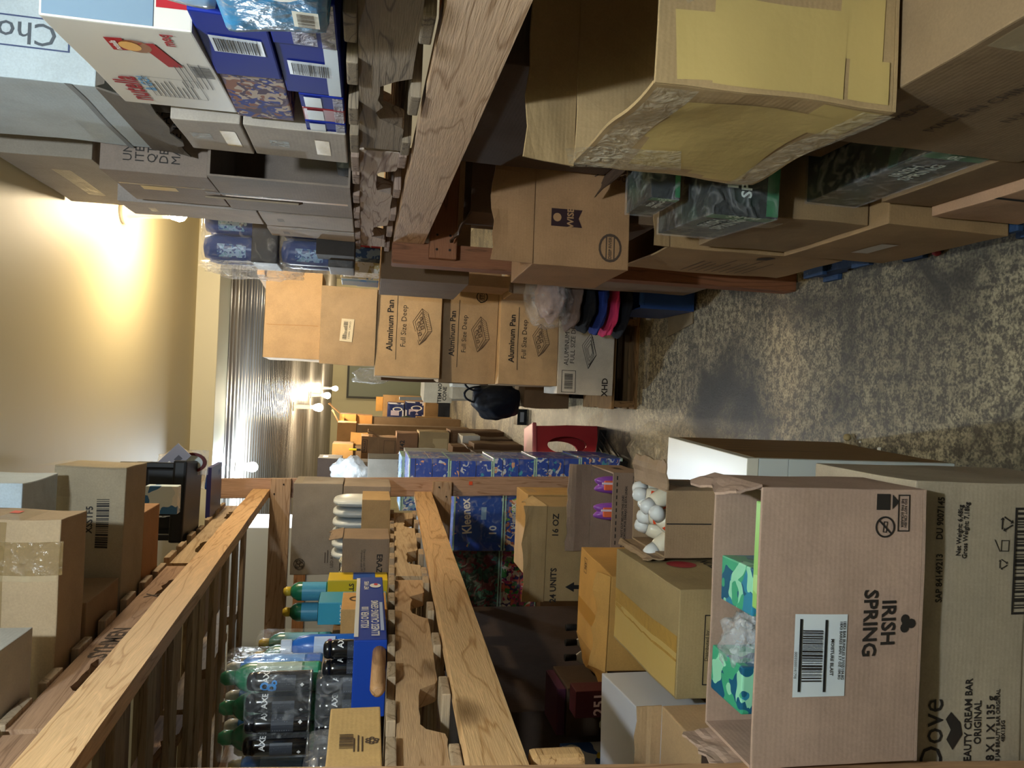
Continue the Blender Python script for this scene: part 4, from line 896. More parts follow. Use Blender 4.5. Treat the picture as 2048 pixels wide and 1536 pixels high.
bm = bmesh.new(); bmbox(bm, -.052, .052, -.02, .02, .056, .08, .006); link('clear_top', tomesh(bm), film(.3), o)
wbox('flat purple blue package under the blue pouch', -.62, -.40, 3.55, 3.80, zdu(3.8)+.001, p.z-.027, mat=plain('34356e', .35), name='flat_package', cat='package', amp=0)
# ================================================================== LEFT, FLOOR LEVEL
cab = root('white_cabinet', 'low white cabinet with worn brown side panel standing on the concrete', 'cabinet', (-.40, 2.14, 0), math.radians(-2))
LAM = plain('c9cfce', .35); WORN = wood('8a6a3e', '5e4526', 'Z', .7, .6)
slab('top_panel', cab, -.045, .255, -.27, .27, .585, .617, plain('d9d6c8', .3), .002)
slab('front_rail', cab, -.045, .255, -.27, -.25, .50, .583, LAM, .001); slab('front_stile', cab, .155, .255, -.27, -.25, .0, .498, LAM, .001)
slab('plinth', cab, -.045, .154, -.27, -.25, .0, .08, LAM, .001)
# worn particle-board side with a chipped lower edge
bm = bmesh.new(); pts = [(-.249, 0), (-.249, .583)]+[(.27, .583)]
low = [(.27-.52*i/16, (.012+.012*noise.noise(Vector((i*.8, 2, 0)))) if 3 < i < 14 else 0) for i in range(17)]
pts = [(-.249, .583), (.27, .583)]+low[:-1]+[(-.249, 0)]
A = [bm.verts.new((.237, y, z)) for y, z in pts]; Bv = [bm.verts.new((.255, y, z)) for y, z in pts]
bm.faces.new(A); bm.faces.new(list(reversed(Bv)))
for i in range(len(pts)): bm.faces.new((A[i], Bv[i], Bv[(i+1) % len(pts)], A[(i+1) % len(pts)]))
link('worn_side_panel', tomesh(bm), WORN, cab)
slab('left_side_panel', cab, -.045, -.027, -.249, .27, 0, .583, LAM, .001); slab('back_panel', cab, -.027, .236, .25, .268, 0, .583, WORN, .001)
slab('shelf', cab, -.027, .236, -.2, .249, .28, .298, LAM, .001)
# Dove carton + Irish Spring carton
dv = wbox('big beauty cream bar carton under the upside down open carton', -.66, -.125, 1.137, 1.43, .26, .695, 'a89a86', amp=.004, seed=3.3, rz=0)
w, d, h, _, _ = DIM[dv.name]
def dv_put(g, x, y, Y=1.12, **k):      # place printing where it stands on the front face
    p = at(x, y, 1, 1.137); put(dv, 'F', g, (p.x+.3925+w/2)/w, (p.z-.26)/h, **k)
dv_put(text('DU 9007145', .0175, True, .78), 1880, 1036); dv_put(text('SAP 84149213', .0175, True, .78), 1877, 1155)
dv_put(text('Net Weight: 6,48kg\nGross Weight: 7,18kg', .0128, True, .85), 1924, 1060)
dv_put(text('BEAUTY CREAM BAR\nORIGINAL', .0190, True, .85), 1946, 1445); dv_put(text('48 X 1 X 135 g', .0215, True, .9), 1980, 1462)
dv_put(text('DOVE JAB BEAUTY BAR ORIGINAL\n48X135G', .0105, True, .9), 1999, 1462); dv_put(text('Dove', .062, False, .85), 1866, 1468)
dv_put(poly([(-.03, 0), (-.012, .012), (.004, .004), (.022, .014), (.034, .004), (.016, -.014), (-.004, -.018)]), 1906, 1465, name='printed_bird')
dv_put(join(frame2(.185, .044, .004), barcode(.165, .034, 22)), 2046, 1121, name='printed_barcode')
def tri_rec(s):
    return join(*[mv(poly([(-s*.45, 0), (s*.3, 0), (s*.3, s*.14), (s*.5, -s*.06), (s*.3, -s*.24), (s*.3, -s*.12), (-s*.45, -s*.12)]), s*.42*math.sin(a), s*.42*math.cos(a), -a) for a in (0, 2.094, 4.189)])
dv_put(tri_rec(.022), 2010, 1045, name='printed_recycling_mark'); dv_put(tri_rec(.016), 2004, 1128, name='printed_recycling_mark')
dv_put(join(frame2(.02, .016, .0015), mv(rectg(.024, .0015), .0, .015, .5)), 2008, 1090, name='printed_jar_mark')
put(dv, 'F', rectg(.45, .0015, 6), .45, .50, card('8d7d66'), 'crease')

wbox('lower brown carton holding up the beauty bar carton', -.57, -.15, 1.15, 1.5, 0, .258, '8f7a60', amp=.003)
IX0, IX1 = -.572, -.135
ir = wbox('open soap carton standing upside down in front, white barcode label', IX0, IX1, 1.10, 1.265, .703, .992, 'ab9080', amp=.0035, open_=True, seed=8.1, flaps=(('L', .05, 95, 0.2, .9), ('R', .05, 72)))
w, d, h, _, _ = DIM[ir.name]; IC = (IX0+IX1)/2
def ir_put(g, x, y, **k):
    p = at(x, y, 1, 1.10); return put(ir, 'F', g, (p.x-IC+w/2)/w, (p.z-.703)/h, **k)
ir_put(text('IRISH\nSPRING', .0345, True, .92), 1756, 1245, rot=180)
ir_put(join(*[mv(discg(.0078, 12), .0078*math.cos(a), .0078*math.sin(a)) for a in (.5, 2.6, 4.7)], rectg(.003, .018)), 1813, 1247, name='printed_clover')
ir_put(rectg(.130, .090, 10), 1639, 1310, mat=plain('cfd6dc', .35), name='paper_label')
ir_put(mv(barcode(.082, .034, 5), 0, 0), 1622, 1310, name='printed_barcode', off=.003)
ir_put(rectg(.114, .0042, 6), 1598, 1310, mat=BLACK, name='printed_bar', off=.003); ir_put(rectg(.114, .0042, 6), 1648, 1310, mat=BLACK, name='printed_bar', off=.003)
ir_put(text('MOISTURE BLAST', .0075, True), 1661, 1312, rot=180, off=.003)
ir_put(text('18X3 BAR BUNDLES 3.7OZ/104.8G\n18X3 BARRES BAIN 3.7 OZ 104.8G', .0062, True), 1681, 1298, rot=180, off=.003)
ir_put(text('00035000141798', .006), 1588, 1330, rot=180, off=.003)
ir_put(rectg(.026, .024), 1768, 1003, name='printed_block'); ir_put(poly([(-.012, 0), (.012, 0), (0, .012)]), 1786, 1003, name='printed_arrow', rot=180)
ir_put(join(ringg(.0175, .0145, 24), mv(rectg(.03, .003), 0, 0, .8), mv(frame2(.018, .007, .0015), 0, 0, -.1)), 1771, 1054, name='printed_no_cutting_mark')
ir_put(frame2(.060, .021, .002), 1808, 1026, name='printed_frame'); ir_put(text('DO NOT CRUSH\nNE PAS ECRASER', .0062, True), 1808, 1026, rot=180)
for i, (x0, lb, y0) in enumerate(((-.345, 'green and blue soap bar wrapper showing in the open soap carton', 1.17), (-.50, 'blue and aqua soap wrapper at the left inside the open soap carton', 1.20))):
    o = wbox(lb, x0, x0+.075, 1.13, 1.24, .71, .985+.012*i, mat=patches(('2f7f9f', '3f9f7a', '8fd0b0', '1d5a7a'), 20, .3, i+3), name='soap_wrapper', cat='soap', amp=.004)
o = blob('clear_wrapper', None, (-.41, 1.185, .965), (.055, .05, .04), film(.28, 'dfe4ea', .12, 1, 26), 81, .35, 3, 4); tag(o, 'crumpled shiny clear wrapper in the open soap carton', 'plastic wrap')
for k, x in enumerate((-.22,)):
    wbox('pale green soap wrapper along the right inside of the open soap carton', -.33, -.16, 1.11, 1.128, .71, .987, mat=patches(('8fbf6a', 'a9cf8a', '6fae8a'), 18, .3, 2), name='soap_wrapper', cat='soap', amp=.003)
# Skin lotion carton
sk = wbox('worn carton with a red oval and skin lotion lettering, behind the big open soap one', -.705, -.45, 1.68, 2.14, .50, .868, 'a59068', amp=.006, rz=0, seed=2.2)
w, d, h, _, _ = DIM[sk.name]
tape(sk, 'T', .06, .45, .45, .5, plain('b8924c', .25, bump=.3, bs=60), 0, 6); tape(sk, 'T', .10, .45, .22, .5, TAPEY, 0, 6)
put(sk, 'R', join(discg(.04, 24, 1.0)), .55, .70, plain('a8343c', .5), 'red_oval'); put(sk, 'R', text('SKIN LOTION\nCOCOA', .045, True), .36, .42)
put(sk, 'F', frame2(.165, .11, .0025), .45, .68, name='printed_frame'); put(sk, 'F', text('Distributed by:\nUniversal Distribution Center LLC\nEdison, NJ 08817\nMade in China', .0125), .50, .76); put(sk, 'F', text('VENDOR #        U487', .011), .45, .57); put(sk, 'F', rectg(.165, .0015), .45, .615, name='printed_rule')
put(sk, 'F', discg(.011), .18, .72, plain('b8363c', .5), 'red_dot')
wbox('large brown carton beneath the skin lotion one', -.74, -.46, 1.52, 2.16, 0, .498, '8b7556', amp=.003) if False else wbox('large brown carton beneath the skin lotion one', -1.11, -.67, 1.57, 2.3, 0, .498, '8b7556', amp=.003)
# cartons with vertical panels nearest the left frame edge
b = wbox('open pinkish brown carton beside the left rack post with raised rear flap', -.98, -.66, 1.36, 1.55, .50, .955, 'b0926e', amp=.003, flaps=(('B', .055, 90),))
tape(b, 'F', .3, .02, .5, .97, plain('4a3a30', .9))
wbox('tan carton below the near post, under the open pinkish one', -1.0, -.67, 1.3, 1.55, .0, .497, '8a6f50', amp=.003)
wbox('low pale brown carton behind the big open soap one, left side', -.655, -.44, 1.44, 1.62, .30, .80, 'a68f70', amp=.003)
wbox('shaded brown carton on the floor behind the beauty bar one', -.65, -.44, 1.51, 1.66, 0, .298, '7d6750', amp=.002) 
# white carton and its neighbours in the dark
b = wbox('plain white carton lit on its aisle side, low on the left among the shadows', -1.03, -.755, 1.68, 2.02, .75, .935, 'd3d3d6', amp=.001, mat=plain('cfd0d6', .5), rz=4)
put(b, 'F', frame2(.07, .03, .002), .35, .85, name='printed_frame'); put(b, 'T', linesg(.1, 4, .012, .002), .3, .3, INK, 'fine_print')
wbox('brown carton below the plain white one', -1.1, -.76, 1.62, 2.06, .50, .745, '7f684c', amp=.002)
def pack(label, x0, x1, y0, y1, z0, z1, m_, **k): return wbox(label, x0, x1, y0, y1, z0, z1, mat=m_, name=k.pop('name', 'detergent_box'), cat=k.pop('cat', 'package'), amp=.003, **k)
wbox('tall dark brown carton added as a back-stop for the shade behind the tissue bundles, left side', -2.2, -1.45, 4.25, 4.9, 0, 1.33, '3d2f25', amp=.002)  # added back-stop: the gap's shade is put into its dark brown
wbox('wide dark carton added to darken the back of the left floor bay', -2.0, -1.12, 2.62, 3.9, 0, 1.15, '43342a', amp=.002)  # added to cover the pale background; the bay's shade lies in its colour
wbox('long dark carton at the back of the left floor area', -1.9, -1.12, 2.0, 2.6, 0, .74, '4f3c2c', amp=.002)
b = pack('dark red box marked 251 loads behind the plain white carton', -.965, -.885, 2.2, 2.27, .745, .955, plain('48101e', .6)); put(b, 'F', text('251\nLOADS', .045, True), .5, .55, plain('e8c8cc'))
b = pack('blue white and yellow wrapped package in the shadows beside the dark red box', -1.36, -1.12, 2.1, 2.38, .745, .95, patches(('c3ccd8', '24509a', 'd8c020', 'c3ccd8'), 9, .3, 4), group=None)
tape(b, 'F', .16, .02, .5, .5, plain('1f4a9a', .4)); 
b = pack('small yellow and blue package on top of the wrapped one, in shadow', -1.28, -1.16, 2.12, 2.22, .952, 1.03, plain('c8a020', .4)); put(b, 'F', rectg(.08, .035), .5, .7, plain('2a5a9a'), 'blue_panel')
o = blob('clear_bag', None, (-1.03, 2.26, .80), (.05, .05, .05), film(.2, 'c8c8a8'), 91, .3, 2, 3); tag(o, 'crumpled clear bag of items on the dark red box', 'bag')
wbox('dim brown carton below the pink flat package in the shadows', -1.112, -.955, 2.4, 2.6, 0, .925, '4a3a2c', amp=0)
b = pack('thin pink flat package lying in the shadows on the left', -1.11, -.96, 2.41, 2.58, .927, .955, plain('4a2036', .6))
o = blob('green_bag', None, (-1.10, 1.78, .83), (.16, .12, .10), patches(('1d5a3c', '1d5a3c', '2f7a4a', '7fae4a', '1d5a3c'), 16, .25, 7), 95, .14, 2, 4, folds=4); tag(o, 'crinkled dark green bag beside the plain white carton', 'bag')
for i, (x, y, z, lb) in enumerate(((-.735, 1.60, .80, 'upper teal bottle with a white cap beside the plain white carton'), (-.80, 1.48, .80, 'lower teal bottle with a white cap by the near rack post'))):
    o = root('teal_bottle', lb, 'bottle', (x-.0, y+.0, .745 if i == 0 else .745), 0)
    turned('bottle_body', o, [(.026, 0), (.03, .01), (.03, .08), (.018, .11)], plain('3fa08a', .3), 16); turned('cap', o, [(.016, .11), (.017, .14), (.012, .145)], WHITE, 14)
wbox('support', 0, .1, 0, .1, 0, .1) if False else None
for k in range(4):
    p = at((1222, 1232, 1248, 1262)[k], (1130, 1228, 1255, 1278)[k]+60, 1, 2.62)
    o = root('black_bottle', ('first', 'second', 'third', 'fourth')[k]+' from the aisle of the small black capped bottles behind the tan flap carton', 'bottle', (-.86-.055*k, 2.72, .70), 0, 'small black capped bottles')
    turned('bottle_body', o, [(.02, 0), (.022, .01), (.022, .09), (.01, .11)], plain('dcd8d0', .4), 14); turned('cap', o, [(.012, .11), (.013, .15), (.012, .152)], BLACK, 12)
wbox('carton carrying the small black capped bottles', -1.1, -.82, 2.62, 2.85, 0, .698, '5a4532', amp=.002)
# orange-tan flap carton
b = wbox('tan carton with flaps ajar lit orange, left of the skin lotion carton', -.84, -.545, 2.24, 2.58, .50, .85, 'bd9150', amp=.004, rz=-3, flaps=(('L', .10, 195), ('F', .06, 30)))
tape(b, 'T', .05, .33, .35, .5, plain('b07f34', .3)); put(b, 'F', text('SHEA', .03, True), .7, .35); put(b, 'T', join(frame2(.05, .03, .002), text('NY', .02, True)), .85, .8, INKB)
wbox('brown carton below the tan flap carton', -.86, -.56, 2.32, 2.60, 0, .498, '7f6546', amp=.002)
# 24 units carton
b = wbox('open carton printed 24 UNITS and 16 OZ with black arrows and raised front flap', -.83, -.455, 2.95, 3.22, .50, .885, 'a38a62', amp=.003, open_=True, flaps=(('F', .09, 88), ('R', .05, 60)))
w, d, h, _, _ = DIM[b.name]
put(b, 'F', text('16 OZ', .034, True), .80, .90); put(b, 'F', text('24 UNITS', .034, True), .17, .90)
put(b, 'F', arrow(.12, .04), .82, .62, BLACK, 'printed_arrow'); put(b, 'F', arrow(.12, .04), .15, .62, BLACK, 'printed_arrow')
b2 = wbox('closed tan carton just beyond the 24 units one, lit on its aisle side', -.80, -.452, 3.25, 3.5, .50, .90, 'b8935c', amp=.003); tape(b2, 'R', .12, .04, .5, .9, TAPEC)
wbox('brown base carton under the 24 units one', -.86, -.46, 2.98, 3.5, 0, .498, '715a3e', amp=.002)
# roll-on carton on the cabinet
ro = wbox('open carton full of white roll-on bottles, on the low white cabinet', -.437, -.255, 1.96, 2.22, .620, .795, 'a0866a', amp=.003, open_=True, flaps=(('R', .075, 175), ('L', .05, 95)))
w, d, h, _, _ = DIM[ro.name]
put(ro, 'F', rectg(.13, .003, 3), .5, .62, BLACK, 'torn_slot', rot=90); put(ro, 'F', rectg(.14, .10, 4), .5, .5, card('8e745c'), 'shaded_panel') if 0 else None
put(ro, 'R', frame2(.15, .10, .004), .55, .4, name='printed_frame'); put(ro, 'R', barcode(.13, .08, 17), .55, .4, name='printed_barcode')
k = 0
for (x, y, t, u) in ((-.285, 2.18, .2, .1), (-.30, 2.12, -.3, .2), (-.285, 2.06, .3, -.4), (-.34, 2.15, .4, .3), (-.345, 2.08, -.5, -.3), (-.36, 2.01, .5, .5), (-.40, 2.13, -.2, .4), (-.405, 2.05, .3, -.5)):
    o = root('roll_on_bottle', ('first', 'second', 'third', 'fourth', 'fifth', 'sixth', 'seventh', 'eighth')[k]+' from the aisle of the white roll-on bottles heaped in the open carton', 'bottle', (x, y, .735+.012*(k % 3)), u, 'white roll-on bottles', rx=t, ry=u)
    turned('bottle_body', o, [(.016, -.03), (.024, -.015), (.027, .01), (.025, .035), (.021, .045)], plain('e6dfcc', .25), 18)
    turned('cap', o, [(.021, .046), (.021, .066), (.017, .078), (.008, .083)], plain('e8ecee', .25), 18)
    cylput(o, rectg(.018, .02, 4), .0268, .022, (-20, 10, -40, 20, 0, -60, 30, -10)[k], plain('f0552a', .5), 'price_sticker', off=.0018); k += 1
# purple bottle display carton
pb = wbox('shallow display carton with caution lettering and dashed line, two purple bottles inside', -.625, -.285, 2.66, 2.93, .595, .715, '8f7a6a', amp=.002, open_=True, flaps=(('B', .10, 86), ('L', .08, 150)))
w, d, h, _, _ = DIM[pb.name]
for i in range(14): put(pb, 'F', rectg(.014, .004), (i+.7)/14.5, .87, BLACK, 'printed_dash')
put(pb, 'F', text('CAUTION! DO NOT CUT BELOW THIS LINE!\nPRECAUCION! NO CORTAR POR DEBAJO DE ESTA LINEA!', .0115, True), .42, .62, rot=0); put(pb, 'F', text('INNER PACKS', .02, True), .2, .22)
put(pb, 'F', text('DO NOT STACK\nOVER 8 HIGH', .011, True), .85, .3); put(pb, 'R', join(text('100%', .04, True)), .5, .5)
for k, x in enumerate((-.345, -.445)):
    o = root('purple_bottle', ('right', 'left')[k]+' purple bottle with heart shaped orange label in the display carton', 'bottle', (x, 2.78, .603), 0, 'purple bottles')
    bm = bmesh.new(); bmesh.ops.create_uvsphere(bm, u_segments=20, v_segments=14, radius=1)
    for v in bm.verts: v.co = Vector((v.co.x*.033, v.co.y*.026, .075+v.co.z*.075-.022*abs(v.co.x)*max(0, v.co.z)*-1.0))
    for v in bm.verts:
        if v.co.z > .10: v.co.z -= .02*(1-min(1, abs(v.co.x)/.02))
    link('bottle_body', tomesh(bm, smooth=True), plain('8a4fb0', .3), o)
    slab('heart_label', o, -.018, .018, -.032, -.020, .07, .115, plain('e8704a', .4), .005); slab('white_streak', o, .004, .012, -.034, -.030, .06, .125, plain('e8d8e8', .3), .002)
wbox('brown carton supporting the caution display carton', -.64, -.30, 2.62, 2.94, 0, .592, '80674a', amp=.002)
b = wbox('small white printed carton between the roll-on and caution cartons', -.60, -.46, 2.30, 2.5, .50, .78, 'b9a88a', amp=.002) if 0 else None
# timber offcut with sticker at the near post
o = root('timber_offcut', 'square timber end with growth rings and a white barcode sticker at the near rack post', 'timber', (-.655, 1.175, 1.16)) if 0 else root('timber_offcut', 'square timber end with growth rings and a white barcode sticker at the near rack post', 'timber', (-.60, 1.17, 1.235))
slab('timber_block', o, -.075, .027, 0, .04, 0, .088, wood('c39a68', '8f6234', 'Y', 2.5, .7, False), .01)
slab('white_sticker', o, -.03, .002, -.0012, -.0002, .045, .085, WHITE, 0)
V, F = barcode(.026, .016, 33); me = bpy.data.meshes.new('bc'); me.from_pydata([(-.014+x, -.0016, .066+y) for x, y in V], [], F); link('printed_barcode', me, INK, o)
# ================================================================== RIGHT UPPER SHELF
ZR = 1.66
nu = wbox('white snack carton with red ribbon, on the blue boxes at the right', .50, .86, 1.16, 1.55, 1.868, 2.07, 'cfcac2', rz=-3, amp=.002, mat=plain('c9c4bc', .45), seed=4)
w, d, h, _, _ = DIM[nu.name]
put(nu, 'L', text('nutella', .056, True, .85), .24, .80, plain('a01822', .6, spec=.1)); put(nu, 'L', text('n', .046, True, .9), .055, .80, BLACK, off=.002) if 0 else None
put(nu, 'L', text('& GO!', .026, True), .33, .64, plain('5a9ac8', .6, spec=.1)); put(nu, 'L', poly([(-.05, .012), (.05, .012), (.05, -.012), (-.05, -.012)]), .72, .34, plain('a8181c', .6, spec=.1), 'red_ribbon', rot=12)
put(nu, 'L', poly([(-.026, .01), (.026, .01), (.03, -.016), (-.02, -.016)]), .80, .62, plain('a8181c', .6, spec=.1), 'red_ribbon', rot=0); put(nu, 'L', discg(.022, 14, 1.2), .80, .48, plain('8a4a22', .4), 'cookie_picture'); put(nu, 'L', discg(.016, 14, 1.2), .80, .52, plain('e0a24a', .4), 'spread_picture', off=.002)
put(nu, 'L', text('nutella', .014, True), .80, .62, WHITE, off=.0025); put(nu, 'L', linesg(.10, 9, .008, .0016), .30, .42, INK, 'fine_print'); put(nu, 'L', linesg(.13, 6, .008, .0014, 5), .50, .18, INK, 'fine_print')
put(nu, 'L', barcode(.055, .03, 41), .56, .10, name='printed_barcode'); put(nu, 'L', text('moq', .026, True), .90, .22, plain('a8181c', .6, spec=.1))
put(nu, 'L', frame2(.10, .09, .001), .30, .42, INK, name='printed_frame'); put(nu, 'F', rectg(.3, .05), .5, .12, plain('a01f2a', .4), 'red_band'); put(nu, 'F', rectg(.355, .145), .5, .62, plain('74899c', .6, spec=.1), 'dimming_blue_panel')  # dull blue dims the overbright white front through colour instead of light
SNK = patches(('6a5a72', '8a5a4a', '2a3a8a', 'b9a89c', '4a3a52'), 34, .7, 3)
DB = plain('1a2c8c', .6, spec=.12)
def snack(label, x0, x1, y0, y1, z0, z1, m_=DB, bar=True, rz=0, grp='blue snack boxes on the grey pallet', top=None):
    b = wbox(label, x0, x1, y0, y1, z0, z1, mat=m_, name='snack_box', cat='snack box', amp=.002, rz=rz, group=grp)
    w, d, h, _, _ = DIM[b.name]
    if bar: put(b, 'L', rectg(.055, h*.72, 2), .55, .5, plain('c9d0dc', .35), 'white_label'); put(b, 'L', barcode(h*.6, .044, int(y0*99)), .55, .5, name='printed_barcode', rot=90, off=.003)
    if top: put(b, 'L', rectg(d*.96, h*.22, 4), .5, .14, top, 'foil_edge')
    return b
FO = film(.55, 'dcdce8', .15, 1.0, 40)
snack('dark blue box with a big barcode below the white ribbon carton', .50, .80, 1.12, 1.34, 1.762, 1.866)
snack('see-through purple snack tray beside the dark blue barcode box', .505, .80, 1.345, 1.56, 1.762, 1.866, SNK, False, grp=None)
snack('blue snack box with small barcode and red end, second layer', .505, .80, 1.20, 1.40, 1.664, 1.76, DB, True, top=plain('c9d6e4', .25))
b = snack('foil fronted blue snack box nearest the light blue bag, second layer', .50, .78, 1.05, 1.195, 1.664, 1.76, DB, False, top=FO)
put(b, 'L', rectg(.13, .035, 5), .5, .5, FO, 'foil_strip')
for k in range(3):
    b = snack(('blue and red foil snack box at the pallet edge below the purple tray', 'second foil snack box behind the one at the pallet edge', 'third foil snack box along the pallet edge')[k], .505, .75, 1.41+.07*k, 1.475+.07*k, 1.664, 1.742, (DB, plain('8a2a34', .3), DB)[k], False, top=FO, grp='small foil snack boxes')
    put(b, 'L', rectg(.05, .03, 3), .5, .7, plain('d6dfe8', .2), 'silver_panel')
# light blue candy bags hanging over the pallet edge
for k, (x, y0, y1, z0, z1, lb, c) in enumerate(((.44, .80, 1.035, 1.665, 1.80, "light blue lettered candy bag slumped over the pallet edge at the top frame edge", '3a8fc8'), (.47, .80, 1.04, 1.81, 1.90, 'silvery blue foil bag above the lettered candy bag', '8fb0d0'))):
    bm = bmesh.new(); bmbox(bm, 0, .2, y0, y1, z0, z1, .015); subdiv_long(bm, .02)
    for v in bm.verts:
        q = noise.noise_vector(v.co*11); v.co += Vector((q.x*.012, q.y*.005, q.z*.007))
    o = root('candy_bag', lb, 'bag', (x, 0, 0)); link('bag_body', tomesh(bm, smooth=True), plain(c, .22, bump=.5, bs=25, spec=.7), o)
    if k == 0:
        for g_, yy, zz, mt, dx in ((join(discg(.032, 20, 1.4)), .86, 1.715, plain('e3e0d8', .35), -.014), (text("Werther's", .04, True, .7), .83, 1.715, INK, -.0155), (rectg(.04, .03), .945, 1.69, plain('d8d4c4', .4), -.013), (barcode(.034, .02, 5), .945, 1.69, INKB, -.0145)):
            V, F = g_; me = bpy.data.meshes.new('pr'); me.from_pydata([(dx, yy-a, zz+b_) for a, b_ in V], [], [tuple(reversed(f)) for f in F]); link('printed_label', me, mt, o)
# pale strip of small boxes behind the snacks
for k, (y0, y1, z0, z1, lb) in enumerate(((1.60, 1.80, 1.87, 2.0, 'pale brown taped carton behind the white ribbon carton'), (1.60, 1.80, 1.665, 1.865, 'pale brown taped carton behind the foil snack boxes'))):
    b = wbox(lb, .50, .85, y0, y1, z0, z1, 'ada399', amp=.003, group='pale taped cartons'); tape(b, 'L', .10, .03, .5, .25, TAPEY); tape(b, 'L', .04, .04, .5, .7, film(.45, 'e8f0f4', .1, 1, 40))
wbox('pale carton under the big pale carton, behind the white ribbon one', .63, .9, 1.82, 1.98, 1.665, 2.14, 'a79c90', amp=.003)
ch = wbox('big pale blue white carton near the ceiling with torn dark bottom flaps', .56, 1.15, 1.64, 2.045, 2.150, 2.56, 'b9c6cc', amp=.004, mat=card('c3ced4'), rz=0, seed=6)
put(ch, 'F', text('Choice', .062, False, 1, 'LEFT'), (.65-.56)/.59, (2.222-2.15)/.41, plain('5a6068', .5), rot=90); put(ch, 'F', frame2(.060, .36, .003), (.65-.56)/.59, .56, plain('4a5578', .5), name='printed_frame')
put(ch, 'L', rectg(.42, .012, 8), .5, .12, plain('8f9498', .7), 'flute_band')
flap(ch, 'L', .10, 100, .0, 1, card('6d655d'), 'torn_flap', .06, .006, bottom=True); flap(ch, 'F', .03, 130, .0, 1.0, card('6d655d'), 'torn_flap', 0, .005, bottom=True)
# MADE IN INDIA carton and the open carton below
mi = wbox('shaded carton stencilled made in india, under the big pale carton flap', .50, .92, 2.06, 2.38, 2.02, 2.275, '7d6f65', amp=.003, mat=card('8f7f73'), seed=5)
put(mi, 'F', text('UNI\nITEM NO       IM\nQTY / CTN   24\nDESTINATION\nMADE IN INDIA', .030, align='LEFT'), .06, .52); tape(mi, 'L', .04, .09, .5, .6, TAPEY)
tape(mi, 'L', .012, .24, .6, .5, TAPEC)
oc = wbox('empty open fronted carton below the made in india one', .50, .92, 2.03, 2.40, ZR+.005, 2.015, '8a7a6c', amp=.003, mat=card('998b80'), seed=7) if 0 else None
r_ = root('cardboard_box', 'empty open fronted carton below the made in india one', 'box', (.71, 2.215, ZR+.006)); DIM[r_.name] = (.42, .37, .35, 5., .002)
bm = bmesh.new()
for q in ((-.21, .21, -.185, .185, 0, .005), (-.21, .21, -.185, .185, .343, .35), (-.21, -.205, -.185, .185, .005, .343), (.205, .21, -.185, .185, .005, .343), (-.205, .205, .18, .185, .005, .343)): bmbox(bm, *q)
link('box_body', tomesh(bm), card('8f8074'), r_); tape(r_, 'L', .02, .33, .45, .5, plain('c9a070', .5)); tape(r_, 'L', .22, .02, .5, .8, film(.4, 'e8f0f4', .1, 1, 40), 90)
slab('flap', r_, -.21, -.205, -.30, -.187, .12, .34, card('80715f'), .001, rot=(0, 0, -.25))
slab('silver_pouch', r_, -.1, .12, .05, .15, .006, .05, plain('9aa0a8', .3), .02)
for k, (y0, y1, z0, z1, lb) in enumerate(((2.42, 2.60, 1.95, 2.34, 'pale carton behind the made in india one with tape ends'), (2.42, 2.62, 1.665, 1.945, 'pale carton behind the empty open fronted one'), (2.66, 2.80, 1.665, 1.95, 'narrow pale carton just before the blue canister packs'))):
    b = wbox(lb, .50, .86, y0, y1, z0, z1, 'a89e96', amp=.003, mat=card('b0a69e'), group=None); tape(b, 'L', .05, .02, .5, .8, film(.4, 'e8f0f4', .1, 1, 40))
tb = wbox('brown taped carton reaching the ceiling beyond the big pale carton', .56, .98, 2.22, 2.78, 2.345, 2.59, '9a8f80', amp=.003, seed=8)
tape(tb, 'F', .10, .14, .3, .5, TAPEY); tape(tb, 'L', .3, .05, .5, .5, TAPEC)
# canister packs
def canpack(label, x0, y0, z0, film_=True):
    g = root('canister_pack', label, 'canister pack', (x0, y0, z0), 0, 'shrink wrapped blue canister packs')
    slab('black_tray', g, -.005, .295, -.005, .195, 0, .095, plain('2a2624', .5), .004)
    for i in range(3):
        for j in range(2):
            turned('canister', g, [(.046, .02), (.047, .03), (.047, .235), (.044, .245), (.04, .262), (.01, .27)], plain('1d3f86', .3), 20, (.047+i*.097, .047+j*.097, 0))
            if j == 0 or i == 0:
                bm_, F = rectg(.05, .10, 6); me = bpy.data.meshes.new('lab'); a0 = -math.pi/2-.35
                me.from_pydata([(.047+i*.097+.0475*math.cos(a0+x/.047), .047+j*.097+.0475*math.sin(a0+x/.047), .165+y) for x, y in bm_], [], F); link('canister_label', me, patches(('8fb0d8', '1d3f86', '6f9fc0', '2f5fa6'), 40, .35, 1), g)
    bm = bmesh.new(); bmbox(bm, -.012, .302, -.012, .205, -.0, .275, .03); subdiv_long(bm, .03)
    for v in bm.verts:
        q = noise.noise_vector(v.co*13); v.co += Vector((q.x, q.y, 0))*.006
    link('shrink_wrap', tomesh(bm, smooth=True), film(.07), g); return g
canpack('lower shrink wrapped pack of blue canisters in a black tray on the right shelf', .43, 2.95, 1.668); canpack('upper shrink wrapped pack of blue canisters stacked on the right shelf', .43, 2.96, 1.945)
o = blob('loose_film', None, (.41, 3.04, 2.03), (.035, .09, .19), film(.2), 101, .35, 2.5, 4, folds=7); tag(o, 'loose torn clear film hanging from the upper canister pack', 'plastic wrap')
base4 = wbox('low support carton below the canister packs, past the pallet end', .44, .9, 2.99, 3.6, 1.0, 1.664, '6f5a44') if 0 else None
